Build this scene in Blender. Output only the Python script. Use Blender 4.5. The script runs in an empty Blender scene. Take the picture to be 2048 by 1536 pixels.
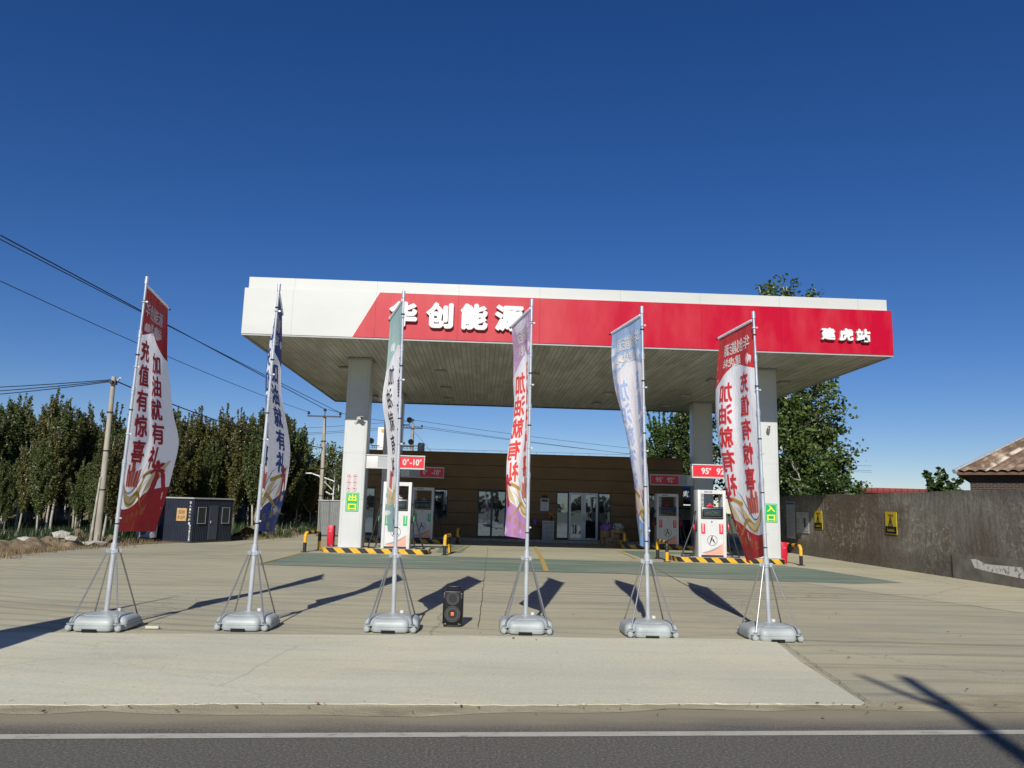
import bpy, bmesh, math, random
from mathutils import Vector, Matrix
R = math.radians
PI = math.pi
random.seed(7)
S = bpy.context.scene
COL = S.collection

# ------------------------------------------------------------------ camera
YAW, PITCH, ROLL = R(2.1), R(9.06), R(1.5)
cam = bpy.data.cameras.new('camera'); cam.lens = 27; cam.sensor_width = 36; cam.clip_start = .05; cam.clip_end = 3000
cam_o = bpy.data.objects.new('camera', cam); COL.objects.link(cam_o); S.camera = cam_o
Fh = Vector((math.sin(YAW), math.cos(YAW), 0)); R0 = Vector((math.cos(YAW), -math.sin(YAW), 0)); Z = Vector((0, 0, 1))
Fv = Fh*math.cos(PITCH) + Z*math.sin(PITCH); U0 = Z*math.cos(PITCH) - Fh*math.sin(PITCH)
Rv = R0*math.cos(ROLL) + U0*math.sin(ROLL); Uv = U0*math.cos(ROLL) - R0*math.sin(ROLL)
M = Matrix((Rv, Uv, -Fv)).transposed().to_4x4(); M.translation = Vector((0, 0, 1.6)); cam_o.matrix_world = M

# ------------------------------------------------------------------ sky, sun, exposure
SUN_AZ, SUN_EL = R(190.5), R(33)
W = bpy.data.worlds.new('World'); S.world = W; W.use_nodes = True
nt = W.node_tree; bg = nt.nodes['Background']
sky = nt.nodes.new('ShaderNodeTexSky'); sky.sky_type = 'NISHITA'; sky.sun_disc = False
sky.sun_elevation = SUN_EL; sky.sun_rotation = SUN_AZ; sky.altitude = 0; sky.air_density = .9; sky.dust_density = 0.; sky.ozone_density = 6.0
hsv = nt.nodes.new('ShaderNodeHueSaturation'); hsv.inputs['Saturation'].default_value = 1.21; hsv.inputs['Hue'].default_value = .512; nt.links.new(sky.outputs[0], hsv.inputs['Color']); tn = nt.nodes.new('ShaderNodeMix'); tn.data_type = 'RGBA'; tn.blend_type = 'MULTIPLY'; tn.inputs[0].default_value = 1; tn.inputs[7].default_value = (1.06, .935, .90, 1); nt.links.new(hsv.outputs[0], tn.inputs[6]); nt.links.new(tn.outputs[2], bg.inputs[0]); bg.inputs[1].default_value = .079
sl = bpy.data.lights.new('sun', 'SUN'); sl.energy = 5.0; sl.angle = R(.53); sl.color = (1, .95, .87)
so = bpy.data.objects.new('sun', sl); COL.objects.link(so)
sd = Vector((math.sin(SUN_AZ)*math.cos(SUN_EL), math.cos(SUN_AZ)*math.cos(SUN_EL), math.sin(SUN_EL)))
so.rotation_euler = sd.to_track_quat('Z', 'Y').to_euler(); so.location = (0, -20, 30)
S.view_settings.view_transform = 'Standard'; S.view_settings.look = 'None'; S.view_settings.gamma = 1
S.view_settings.exposure = .15
S.cycles.max_bounces = 6; S.cycles.transparent_max_bounces = 8

# ------------------------------------------------------------------ materials
MATS = {}
def pmat(name, col, rough=.6, metal=0., spec=.5, var=0., vscale=6., bump=0., bscale=40., col2=None, stretch=(1, 1, 1), coat=0., emit=0., thr=None):
    """plain procedural material: base colour broken up by object-space noise (wear, dirt), optional fine bump"""
    if name in MATS: return MATS[name]
    m = bpy.data.materials.new(name); m.use_nodes = True; n = m.node_tree.nodes; l = m.node_tree.links
    b = n['Principled BSDF']; b.inputs['Base Color'].default_value = (*col, 1); b.inputs['Roughness'].default_value = rough
    b.inputs['Metallic'].default_value = metal; b.inputs['Specular IOR Level'].default_value = spec; b.inputs['Coat Weight'].default_value = coat
    if emit: b.inputs['Emission Color'].default_value = (*col, 1); b.inputs['Emission Strength'].default_value = emit
    tc = n.new('ShaderNodeTexCoord'); mp = n.new('ShaderNodeMapping'); mp.inputs['Scale'].default_value = stretch
    l.new(tc.outputs['Object'], mp.inputs[0])
    if var or col2:
        t = n.new('ShaderNodeTexNoise'); t.inputs['Scale'].default_value = vscale; t.inputs['Detail'].default_value = 6; l.new(mp.outputs[0], t.inputs[0])
        r = n.new('ShaderNodeValToRGB'); lo, hi = thr or (.35, .65); r.color_ramp.elements[0].position = lo; r.color_ramp.elements[1].position = hi
        c2 = col2 or tuple(c*(1-var) for c in col)
        r.color_ramp.elements[0].color = (*c2, 1); r.color_ramp.elements[1].color = (*col, 1)
        l.new(t.outputs[0], r.inputs[0]); l.new(r.outputs[0], b.inputs['Base Color'])
    if bump:
        t2 = n.new('ShaderNodeTexNoise'); t2.inputs['Scale'].default_value = bscale; t2.inputs['Detail'].default_value = 5; l.new(mp.outputs[0], t2.inputs[0])
        bp = n.new('ShaderNodeBump'); bp.inputs['Strength'].default_value = bump; bp.inputs['Distance'].default_value = .02
        l.new(t2.outputs[0], bp.inputs['Height']); l.new(bp.outputs[0], b.inputs['Normal'])
    MATS[name] = m; return m

class NB:
    """small node-building helper"""
    def __init__(s, name):
        s.m = bpy.data.materials.new(name); s.m.use_nodes = True; s.n = s.m.node_tree.nodes; s.l = s.m.node_tree.links
        s.b = s.n['Principled BSDF']; s.tc = s.n.new('ShaderNodeTexCoord'); MATS[name] = s.m
    def link(s, a, b): s.l.new(a, b)
    def map(s, scale=(1, 1, 1), rot=(0, 0, 0), loc=(0, 0, 0), src=None):
        x = s.n.new('ShaderNodeMapping'); x.inputs['Scale'].default_value = scale; x.inputs['Rotation'].default_value = rot; x.inputs['Location'].default_value = loc
        s.link(src or s.tc.outputs['Object'], x.inputs[0]); return x.outputs[0]
    def noise(s, vec, scale=1, detail=6, rough=.55, dist=0.):
        x = s.n.new('ShaderNodeTexNoise'); x.inputs['Scale'].default_value = scale; x.inputs['Detail'].default_value = detail
        x.inputs['Roughness'].default_value = rough; x.inputs['Distortion'].default_value = dist; s.link(vec, x.inputs[0]); return x.outputs[0]
    def ramp(s, fac, stops):
        x = s.n.new('ShaderNodeValToRGB'); e = x.color_ramp.elements
        while len(e) < len(stops): e.new(.5)
        for i, (p, c) in enumerate(stops):
            e[i].position = p; e[i].color = (*c, 1) if isinstance(c, tuple) else (c, c, c, 1)
        s.link(fac, x.inputs[0]); return x.outputs[0]
    def mix(s, fac, a, b, mode='MIX'):
        x = s.n.new('ShaderNodeMix'); x.data_type = 'RGBA'; x.blend_type = mode
        for sock, v in ((x.inputs[0], fac), (x.inputs[6], a), (x.inputs[7], b)):
            if isinstance(v, (int, float)): sock.default_value = v
            elif isinstance(v, tuple): sock.default_value = (*v, 1)
            else: s.link(v, sock)
        return x.outputs[2]
    def math(s, op, a, b=0., c=0.):
        x = s.n.new('ShaderNodeMath'); x.operation = op
        for i, v in enumerate((a, b, c)):
            if isinstance(v, (int, float)): x.inputs[i].default_value = v
            else: s.link(v, x.inputs[i])
        return x.outputs[0]
    def bump(s, h, strength=.3, dist=.02):
        x = s.n.new('ShaderNodeBump'); x.inputs['Strength'].default_value = strength; x.inputs['Distance'].default_value = dist
        s.link(h, x.inputs['Height']); s.link(x.outputs[0], s.b.inputs['Normal'])
    def xyz(s):
        x = s.n.new('ShaderNodeSeparateXYZ'); s.link(s.tc.outputs['Object'], x.inputs[0]); return x.outputs
    def col(s, c, rough=.8):
        s.link(c, s.b.inputs['Base Color']); s.b.inputs['Roughness'].default_value = rough; return s.m

def concrete(name, base, dark, light, streak=.6, streak_c=(.10, .09, .08)):
    k = NB(name)
    big = k.ramp(k.noise(k.map((.12, .3, 1)), 1, 5, .6, .6), [(.32, dark), (.55, base), (.75, light)])
    sand = k.ramp(k.noise(k.map((.5, .9, 1), loc=(3, 7, 0)), 1, 7, .62, .8), [(.42, 0.), (.66, .55)])
    c = k.mix(sand, big, tuple(min(1, v*s_) for v, s_ in zip(light, (1.02, .93, .80))))
    # tyre tracks: long thin curved streaks
    w = k.n.new('ShaderNodeTexWave'); w.wave_type = 'BANDS'; w.bands_direction = 'Y'; w.inputs['Scale'].default_value = .42; w.inputs['Distortion'].default_value = 14
    w.inputs['Detail'].default_value = 5; w.inputs['Detail Scale'].default_value = .55; w.inputs['Detail Roughness'].default_value = .7; k.link(k.map((.30, 1.2, 1), rot=(0, 0, R(-9))), w.inputs[0])
    st = k.ramp(w.outputs[0], [(.0, streak*.7), (.14, streak*.2), (.32, 0.)])
    s2 = k.ramp(k.noise(k.map((.10, 3.2, 1), rot=(0, 0, R(3))), 1, 6, .7, .5), [(.50, 0.), (.74, streak)])
    rg = k.n.new('ShaderNodeTexWave'); rg.wave_type = 'RINGS'; rg.rings_direction = 'SPHERICAL'; rg.inputs['Scale'].default_value = .75; rg.inputs['Distortion'].default_value = 3.5; rg.inputs['Detail'].default_value = 6; rg.inputs['Detail Scale'].default_value = .5
    k.link(k.map((1, 1, 1), loc=(-6, -52, 0)), rg.inputs[0])
    arc = k.math('MULTIPLY', k.ramp(rg.outputs[0], [(.0, streak), (.18, streak*.3), (.36, 0.)]), k.ramp(k.noise(k.map((.09, .30, 1), loc=(4, 1, 0)), 1, 4, .6), [(.45, 0.), (.62, 1.)]))
    patch = k.ramp(k.noise(k.map((.16, .22, 1), loc=(9, 2, 0)), 1, 3), [(.35, .25), (.6, 1.)])
    c = k.mix(k.math('MULTIPLY', st, patch), c, streak_c)
    c = k.mix(k.math('MULTIPLY', s2, patch), c, streak_c)
    c = k.mix(arc, c, streak_c)
    oil = k.ramp(k.noise(k.map((.9, 1.3, 1), loc=(5, 5, 0)), 1.1, 4, .7), [(.70, 0.), (.78, .35)])
    c = k.mix(oil, c, (.10, .09, .07))
    gr = k.ramp(k.noise(k.map(), 38, 4, .8), [(.25, .80), (.75, 1.16)])
    c = k.mix(1., c, gr, 'MULTIPLY')
    sp = k.ramp(k.noise(k.map(loc=(1, 1, 1)), 14, 2, .5), [(.70, 0.), (.76, .5)])
    c = k.mix(sp, c, (.09, .08, .065))
    v = k.n.new('ShaderNodeTexVoronoi'); v.feature = 'DISTANCE_TO_EDGE'; v.inputs['Scale'].default_value = .17
    wv = k.noise(k.map(), 1.6, 6, .7); mx = k.n.new('ShaderNodeVectorMath'); mx.operation = 'ADD'; k.link(k.map(), mx.inputs[0])
    sc = k.n.new('ShaderNodeVectorMath'); sc.operation = 'SCALE'; sc.inputs['Scale'].default_value = .9; k.link(wv, sc.inputs[0]); k.link(sc.outputs[0], mx.inputs[1])
    k.link(mx.outputs[0], v.inputs['Vector'])
    cr = k.ramp(v.outputs['Distance'], [(.0, .45 if streak > .2 else .22), (.0022, 0.)])
    c = k.mix(cr, c, (.07, .06, .05))
    k.bump(k.noise(k.map(), 60, 5, .7), .25, .01)
    return k.col(c, .85)

def leaf_mat(name, a, b, tr=.35):
    k = NB(name); g = k.n.new('ShaderNodeNewGeometry'); oi = k.n.new('ShaderNodeObjectInfo')
    c = k.ramp(g.outputs['Random Per Island'], [(0., a), (.75, b), (1., tuple(v*1.5 for v in b))])
    hs = k.n.new('ShaderNodeHueSaturation'); k.link(c, hs.inputs['Color']); v = k.math('MULTIPLY_ADD', oi.outputs['Random'], .5, .75); k.link(v, hs.inputs['Value'])
    k.link(hs.outputs[0], k.b.inputs['Base Color']); k.b.inputs['Roughness'].default_value = .38; k.b.inputs['Specular IOR Level'].default_value = .5
    t = k.n.new('ShaderNodeBsdfTranslucent'); k.link(hs.outputs[0], t.inputs[0]); mx = k.n.new('ShaderNodeMixShader'); mx.inputs[0].default_value = tr
    k.link(k.b.outputs[0], mx.inputs[1]); k.link(t.outputs[0], mx.inputs[2]); k.link(mx.outputs[0], k.n['Material Output'].inputs[0]); return k.m

def cloth_mat(name, c, tr=.48):
    """thin print polyester: reflects part of the light and lets part through"""
    k = NB(name); rc = tuple(v*.66 for v in c); d = k.mix(.05, rc, k.noise(k.map(), 9, 3)); k.link(d, k.b.inputs['Base Color']); k.b.inputs['Roughness'].default_value = .6; k.b.inputs['Specular IOR Level'].default_value = .25
    t = k.n.new('ShaderNodeBsdfTranslucent'); t.inputs[0].default_value = (*[v*tr for v in c], 1); ad = k.n.new('ShaderNodeAddShader')
    k.bump(k.noise(k.map((1, 1, .35)), 7, 5, .6), .5, .03)
    k.link(k.b.outputs[0], ad.inputs[0]); k.link(t.outputs[0], ad.inputs[1]); k.link(ad.outputs[0], k.n['Material Output'].inputs[0]); return k.m

m_white = pmat('white_panel', (.52, .53, .515), .35, var=.09, vscale=1.2)
m_whitep = pmat('white_paint', (.58, .58, .565), .3, var=.07, vscale=5)
m_black = pmat('black_plastic', (.009, .009, .010), .4, spec=.25)
m_rubber = pmat('black_rubber', (.015, .015, .015), .5)
m_galv = pmat('galvanised_steel', (.62, .66, .70), .34, .5, var=.25, vscale=14, stretch=(1, 1, .25))
m_chrome = pmat('steel_rod', (.42, .41, .38), .28, .8, var=.15)
m_tank = pmat('grey_blow_moulded_plastic', (.36, .40, .395), .48, var=.28, vscale=3, bump=.05, bscale=120)
m_yellow = pmat('yellow_paint', (.72, .39, .015), .45, var=.3, vscale=18)
m_blackp = pmat('black_paint', (.018, .018, .018), .45, var=.3, vscale=18)
m_red = pmat('red_metal', (.50, .008, .03), .35, var=.12)
m_redsign = pmat('red_sign', (.66, .02, .03), .35, var=.06)
m_greensign = pmat('green_sign', (.01, .36, .09), .4)
m_yellowtxt = pmat('yellow_lettering', (.75, .75, .03), .45)
m_green = pmat('green_rubber', (.01, .17, .08), .45)
m_orange = pmat('peach_print', (.78, .32, .22), .4)
m_screen = pmat('display_glass', (.03, .045, .045), .12)
m_lcd = pmat('display_lcd', (.08, .10, .08), .2, var=.3, vscale=40)
m_grey = pmat('grey_metal', (.34, .35, .35), .45, var=.1)
m_dgrey = pmat('dark_frame', (.035, .038, .042), .4)
m_conc_pole = pmat('pole_concrete', (.36, .33, .27), .85, var=.3, vscale=5, bump=.3, bscale=30, stretch=(1, 1, .3))
m_rustwood = pmat('weathered_brown', (.17, .09, .045), .8, var=.4, vscale=6, stretch=(1, 1, .2))
m_wire = pmat('wire', (.012, .012, .015), .5)
m_card = pmat('cardboard', (.36, .22, .10), .8, var=.15, vscale=8)
m_ply = pmat('plywood', (.55, .34, .15), .75, var=.3, vscale=6)
m_wood = pmat('old_timber', (.12, .07, .04), .7, var=.3)
m_purple = pmat('purple_plastic', (.22, .09, .34), .4, var=.4, vscale=30)
m_island = pmat('island_concrete', (.42, .40, .35), .8, var=.25, vscale=4, bump=.2)
m_bluetank = pmat('blue_plastic', (.03, .22, .62), .35)

m_forecourt = concrete('forecourt_concrete', (.375, .357, .250), (.30, .285, .205), (.44, .418, .298), .55, (.18, .17, .135))
m_slab = concrete('pale_slab_concrete', (.515, .51, .395), (.43, .42, .32), (.60, .595, .48), .10, (.26, .24, .19))
m_driveside = concrete('side_concrete', (.45, .425, .30), (.37, .35, .245), (.52, .495, .36), .4, (.16, .145, .115))
k = NB('green_floor_paint')
c = k.ramp(k.noise(k.map((.3, 2.2, 1)), 1, 7, .7, .5), [(.36, (.285, .27, .205)), (.50, (.15, .205, .15)), (.72, (.085, .15, .11))])
c = k.mix(k.ramp(k.noise(k.map((.08, 4, 1)), 1, 6, .7, .4), [(.5, 0.), (.75, .5)]), c, (.07, .08, .065)); c = k.mix(1., c, k.ramp(k.noise(k.map(), 38, 3, .8), [(.2, .8), (.8, 1.15)]), 'MULTIPLY')
m_greenfloor = k.col(c, .75)
k = NB('worn_yellow_line'); c = k.ramp(k.noise(k.map((2, 2, 1)), 2, 7, .75), [(.36, (.30, .26, .18)), (.52, (.42, .28, .06))]); m_yline = k.col(c, .8)
k = NB('asphalt')
c = k.ramp(k.noise(k.map(), 48, 6, .95), [(.36, (.020, .020, .016)), (.5, (.085, .081, .064)), (.62, (.32, .305, .245))])
c = k.mix(k.ramp(k.noise(k.map((.15, 1.3, 1)), 1, 6, .6, .3), [(.35, 0.), (.7, .35)]), c, (.13, .12, .10))
xy = k.xyz()
# roadside dust lies on the outer shoulder
edge = k.math('MULTIPLY_ADD', xy[0], -.075, xy[1])
du = k.math('MULTIPLY', k.ramp(k.math('MULTIPLY_ADD', k.noise(k.map((.5, 1.6, 1)), 1.6, 7, .7), .9, k.math('MULTIPLY', k.math('SUBTRACT', edge, 6.02), 1.6)), [(.16, 0.), (.75, 1.)]), .85)
c = k.mix(du, c, (.30, .265, .175)); k.bump(k.noise(k.map(), 120, 4, .8), .7, .01); m_asphalt = k.col(c, .8)
k = NB('road_dust'); c = k.ramp(k.noise(k.map((.7, 2, 1)), 1.4, 8, .7, .5), [(.3, (.20, .18, .12)), (.5, (.33, .29, .185)), (.7, (.46, .42, .29))]); c = k.mix(1., c, k.ramp(k.noise(k.map(), 60, 3, .8), [(.2, .7), (.8, 1.25)]), 'MULTIPLY'); k.bump(k.noise(k.map(), 50, 5), .6, .02); m_dust = k.col(c, .95)
k = NB('worn_white_line'); c = k.ramp(k.noise(k.map((1.5, 4, 1)), 3, 8, .8), [(.34, (.15, .145, .12)), (.44, (.36, .35, .29)), (.7, (.45, .435, .365))]); m_wline = k.col(c, .8)
k = NB('bare_earth'); c = k.ramp(k.noise(k.map(), .7, 8, .7, .4), [(.3, (.10, .075, .045)), (.5, (.20, .15, .09)), (.72, (.33, .26, .17))]); k.bump(k.noise(k.map(), 6, 8, .75), .9, .08); m_earth = k.col(c, .95)
k = NB('field_soil'); c = k.ramp(k.noise(k.map(), .25, 6, .6), [(.35, (.05, .085, .02)), (.65, (.15, .13, .06))]); m_field = k.col(c, .95)
k = NB('straw'); c = k.ramp(k.noise(k.map(), 3, 4), [(.3, (.11, .08, .045)), (.7, (.27, .20, .11))]); m_straw = k.col(c, .9)
m_grass = leaf_mat('crop_green', (.012, .028, .008), (.028, .055, .014), .2)

k = NB('canopy_soffit')
xy = k.xyz(); fr = k.math('FRACT', k.math('MULTIPLY', xy[0], 1/.3)); g1 = k.ramp(fr, [(.0, 1.), (.075, 0.)])
fr2 = k.math('FRACT', k.math('MULTIPLY', xy[0], 1/.3)); 
c = k.ramp(k.noise(k.map((.9, .35, 1)), 1.2, 8, .7, .6), [(.3, (.42, .41, .36)), (.55, (.60, .59, .54)), (.8, (.72, .71, .68))])
c = k.mix(k.ramp(k.noise(k.map((3.3, .5, 1)), 1, 3, .6), [(.4, 0.), (.62, .45)]), c, (.26, .235, .17)); c = k.mix(g1, c, (.02, .02, .017))
k.b.inputs['Specular IOR Level'].default_value = .6
k.bump(k.noise(k.map((3.3, .8, 1)), 1.5, 3), .25, .05); m_soffit = k.col(c, .33)

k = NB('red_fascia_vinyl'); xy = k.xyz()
pale_left = k.ramp(k.math('MULTIPLY_ADD', xy[0], 1/16, 4/16), [(.0, 1.), (.33, .85), (.50, .0)])  # paler red towards the left end of the fascia
k.b.inputs['Specular IOR Level'].default_value = .2; c = k.mix(pale_left, (.40, .0, .020), (.44, .045, .056)); c = k.mix(k.ramp(k.noise(k.map((1, 1, .4)), 2, 5), [(.4, 0.), (.8, .12)]), c, (.75, .25, .22))
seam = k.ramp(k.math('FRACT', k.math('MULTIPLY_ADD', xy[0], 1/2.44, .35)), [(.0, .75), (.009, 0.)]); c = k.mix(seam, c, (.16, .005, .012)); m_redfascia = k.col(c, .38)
k = NB('white_fascia'); xy = k.xyz(); c = k.ramp(k.noise(k.map((.5, 1, 1)), 1, 6), [(.3, (.445, .46, .43)), (.7, (.50, .51, .49))])
seam = k.ramp(k.math('FRACT', k.math('MULTIPLY_ADD', xy[0], 1/2.44, .35)), [(.0, .75), (.010, 0.)]); c = k.mix(seam, c, (.28, .28, .26))
c = k.mix(k.ramp(k.noise(k.map((5, 5, .25)), 1.5, 5), [(.55, 0.), (.85, .18)]), c, (.5, .47, .40)); m_whitefascia = k.col(c, .4)

k = NB('brown_cladding'); xy = k.xyz(); c = k.ramp(k.noise(k.map((.5, 1, 1.5)), 1.3, 8, .65, .3), [(.25, (.15, .085, .030)), (.5, (.20, .115, .040)), (.75, (.245, .145, .055))]); k.bump(k.noise(k.map(), 30, 4), .15, .01); m_clad = k.col(c, .6)

k = NB('rendered_wall')
base = k.ramp(k.noise(k.map((1, .7, 1)), .7, 8, .62, .5), [(.25, (.17, .15, .12)), (.5, (.27, .25, .205)), (.75, (.42, .40, .34))])
brown = k.ramp(k.noise(k.map((1, .35, .30), loc=(0, 4.0, .2)), .8, 5, .6, .3), [(.49, 0.), (.60, .85)])
c = k.mix(brown, base, (.15, .10, .065))
peel = k.ramp(k.noise(k.map((1, 1, 1.2)), 6, 8, .72, .6), [(.52, 0.), (.58, 1.)])
zone = k.ramp(k.noise(k.map((1, .3, .5), loc=(0, 1.5, 0)), 1.1, 3, .5), [(.44, .12), (.58, .85)])
c = k.mix(k.math('MULTIPLY', peel, zone), c, (.46, .42, .34))
drip = k.ramp(k.noise(k.map((1, 5, .35)), 1.3, 5, .6), [(.5, 0.), (.75, .5)]); c = k.mix(drip, c, (.085, .07, .052)); zz = k.xyz()[2]; foot = k.ramp(k.math('MULTIPLY_ADD', k.noise(k.map((1, 1.2, 1)), 1.5, 5), -.8, zz), [(.0, .55), (.25, 0.)]); c = k.mix(foot, c, (.10, .085, .06)); top = k.ramp(k.math('MULTIPLY_ADD', k.noise(k.map((1, 4, .3)), 1.4, 5), .9, k.math('SUBTRACT', zz, 2.0)), [(.45, 0.), (.8, .5)]); c = k.mix(top, c, (.11, .10, .085))
h = k.noise(k.map(), 7, 9, .75, .4); k.bump(h, 1., .16); m_wall = k.col(c, .95)
k = NB('peeled_white_patch'); c = k.ramp(k.noise(k.map(), 7, 8, .75), [(.40, (.18, .165, .14)), (.48, (.72, .70, .66))]); m_patch = k.col(c, .9)
k = NB('brick_masonry'); br = k.n.new('ShaderNodeTexBrick'); k.link(k.map((1, 1, 1), rot=(R(90), 0, 0)), br.inputs[0]); br.inputs['Scale'].default_value = 3.2; br.inputs['Mortar Size'].default_value = .035
br.inputs['Color1'].default_value = (.055, .024, .018, 1); br.inputs['Color2'].default_value = (.03, .015, .012, 1); br.inputs['Mortar'].default_value = (.085, .075, .06, 1); br.inputs['Brick Width'].default_value = .55; br.inputs['Row Height'].default_value = .17  # brick colours darkened to stand in for shade on the house front
k.bump(br.outputs['Fac'], .6, -.03); m_brick = k.col(br.outputs[0], .95)
k = NB('weathered_tile'); c = k.ramp(k.noise(k.map((1.5, 1.5, 1.5)), 1.4, 7, .7, .3), [(.32, (.06, .038, .025)), (.5, (.15, .095, .06)), (.68, (.36, .29, .21))]); m_tile = k.col(c, .85)
m_tilepale = pmat('weathered_tile_pale', (.50, .45, .36), .85, col2=(.12, .075, .045), vscale=2.2, thr=(.42, .52))
m_redroof = pmat('dark_red_sheet', (.20, .028, .022), .5, var=.25, vscale=2)
m_container = pmat('navy_sheet', (.022, .028, .045), .5, var=.2, vscale=3)
m_greysheet = pmat('grey_sheet', (.17, .18, .175), .6, var=.15, vscale=3)
m_barkpale = pmat('pale_bark', (.42, .40, .33), .85, var=.45, vscale=7, stretch=(1, 1, .5))
m_bark = pmat('grey_bark', (.15, .13, .09), .9, var=.4, vscale=7)
L_young = leaf_mat('young_poplar_leaf', (.030, .048, .013), (.105, .135, .036), .32)
L_young2 = leaf_mat('bronze_poplar_leaf', (.045, .050, .016), (.13, .128, .038), .32)
L_big = leaf_mat('glossy_poplar_leaf', (.036, .060, .016), (.095, .14, .034), .33)
L_light = leaf_mat('light_leaf', (.03, .06, .015), (.07, .125, .03), .3)

k = NB('reflective_glass'); k.b.inputs['Base Color'].default_value = (.012, .016, .018, 1); k.b.inputs['Roughness'].default_value = .04
gl = k.n.new('ShaderNodeBsdfGlossy'); gl.inputs[0].default_value = (.62, .80, 1, 1); gl.inputs[1].default_value = .015
bpn = k.n.new('ShaderNodeBump'); bpn.inputs['Strength'].default_value = .05; bpn.inputs['Distance'].default_value = .05; k.link(k.noise(k.map(), 1.6, 2), bpn.inputs['Height']); k.link(bpn.outputs[0], gl.inputs['Normal'])
mx = k.n.new('ShaderNodeMixShader'); mx.inputs[0].default_value = .21; k.link(k.b.outputs[0], mx.inputs[1]); k.link(gl.outputs[0], mx.inputs[2]); k.link(mx.outputs[0], k.n['Material Output'].inputs[0]); m_glass = k.m

# ------------------------------------------------------------------ mesh building
class MB:
    def __init__(s): s.v = []; s.f = []; s.mi = []; s.mats = []; s.sm = []
    def _m(s, m):
        if m not in s.mats: s.mats.append(m)
        return s.mats.index(m)
    def face(s, pts, m, smooth=False):
        b = len(s.v); s.v += [tuple(p) for p in pts]; s.f.append(list(range(b, b+len(pts)))); s.mi.append(s._m(m)); s.sm.append(smooth)
    def add(s, vs, fs, m, smooth=False):
        b = len(s.v); s.v += [tuple(p) for p in vs]; i = s._m(m)
        for f in fs: s.f.append([b+j for j in f]); s.mi.append(i); s.sm.append(smooth)
    def box(s, c, d, m, bev=0., rz=0., seg=2):
        x, y, z = [q/2 for q in d]
        if bev <= 0:
            vs = [Vector((i*x, j*y, k_*z)) for i in (-1, 1) for j in (-1, 1) for k_ in (-1, 1)]
            fs = [(0, 1, 3, 2), (4, 6, 7, 5), (0, 4, 5, 1), (2, 3, 7, 6), (0, 2, 6, 4), (1, 5, 7, 3)]
        else:
            bm = bmesh.new(); bmesh.ops.create_cube(bm, size=1)
            for v in bm.verts: v.co = Vector((v.co.x*d[0], v.co.y*d[1], v.co.z*d[2]))
            bmesh.ops.bevel(bm, geom=bm.edges[:], offset=min(bev, .49*min(d)), segments=seg, affect='EDGES', profile=.5)
            bm.verts.index_update(); vs = [v.co.copy() for v in bm.verts]; fs = [[v.index for v in f.verts] for f in bm.faces]; bm.free()
        rm = Matrix.Rotation(rz, 3, 'Z'); c = Vector(c)
        s.add([rm @ v + c for v in vs], fs, m, bev > 0)
    def tube(s, pts, r, m, n=8, cap=True, smooth=True):
        pts = [Vector(p) for p in pts]; rs = r if isinstance(r, (list, tuple)) else [r]*len(pts)
        vs = []; fs = []; up = None
        for i, p in enumerate(pts):
            t = (pts[min(i+1, len(pts)-1)] - pts[max(i-1, 0)]).normalized()
            if up is None:
                up = Vector((0, 0, 1)) if abs(t.z) < .9 else Vector((1, 0, 0))
            a = t.cross(up).normalized(); b = a.cross(t).normalized(); up = b
            for j in range(n):
                an = 2*PI*j/n; vs.append(p + (a*math.cos(an) + b*math.sin(an))*rs[i])
        for i in range(len(pts)-1):
            for j in range(n):
                fs.append((i*n+j, i*n+(j+1) % n, (i+1)*n+(j+1) % n, (i+1)*n+j))
        if cap: fs.append(tuple(range(n))[::-1]); fs.append(tuple((len(pts)-1)*n+j for j in range(n)))
        s.add(vs, fs, m, smooth)
    def disc(s, c, r, m, axis='y', n=24, depth=.01, r2=None):
        c = Vector(c); ax = {'x': Vector((1, 0, 0)), 'y': Vector((0, 1, 0)), 'z': Vector((0, 0, 1))}[axis]
        s.tube([c - ax*depth/2, c + ax*depth/2], [r, r2 if r2 else r], m, n)
    def ring(s, c, r, w, m, depth=.006, n=32, y=None):
        c = Vector(c)
        vs = []; fs = []
        for j in range(n):
            a = 2*PI*j/n; e = Vector((math.cos(a), 0, math.sin(a)))
            for rr, yy in ((r-w, 0), (r-w, -depth), (r, -depth), (r, 0)): vs.append(c + e*rr + Vector((0, yy, 0)))
        for j in range(n):
            q = (j+1) % n
            for i in range(4): fs.append((j*4+i, j*4+(i+1) % 4, q*4+(i+1) % 4, q*4+i))
        s.add(vs, fs, m)
    def prism(s, poly, z0, z1, m, mtop=None):
        """vertical prism of a plan polygon (ccw)"""
        n = len(poly); b = [(x, y, z0) for x, y in poly]; t = [(x, y, z1) for x, y in poly]
        s.add(b+t, [tuple(range(n))[::-1]], m); s.add(b+t, [(i, (i+1) % n, n+(i+1) % n, n+i) for i in range(n)], m); s.face(t, mtop or m)
    def build(s, name, parent=None, loc=None):
        me = bpy.data.meshes.new(name); me.from_pydata(s.v, [], s.f)
        for m in s.mats: me.materials.append(m)
        me.polygons.foreach_set('material_index', s.mi); me.polygons.foreach_set('use_smooth', s.sm); me.update()
        o = bpy.data.objects.new(name, me); COL.objects.link(o)
        if parent: o.parent = parent
        if loc: o.location = loc
        if any(s.sm):
            try: me.set_sharp_from_angle(angle=R(35))
            except Exception: pass
        return o

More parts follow.
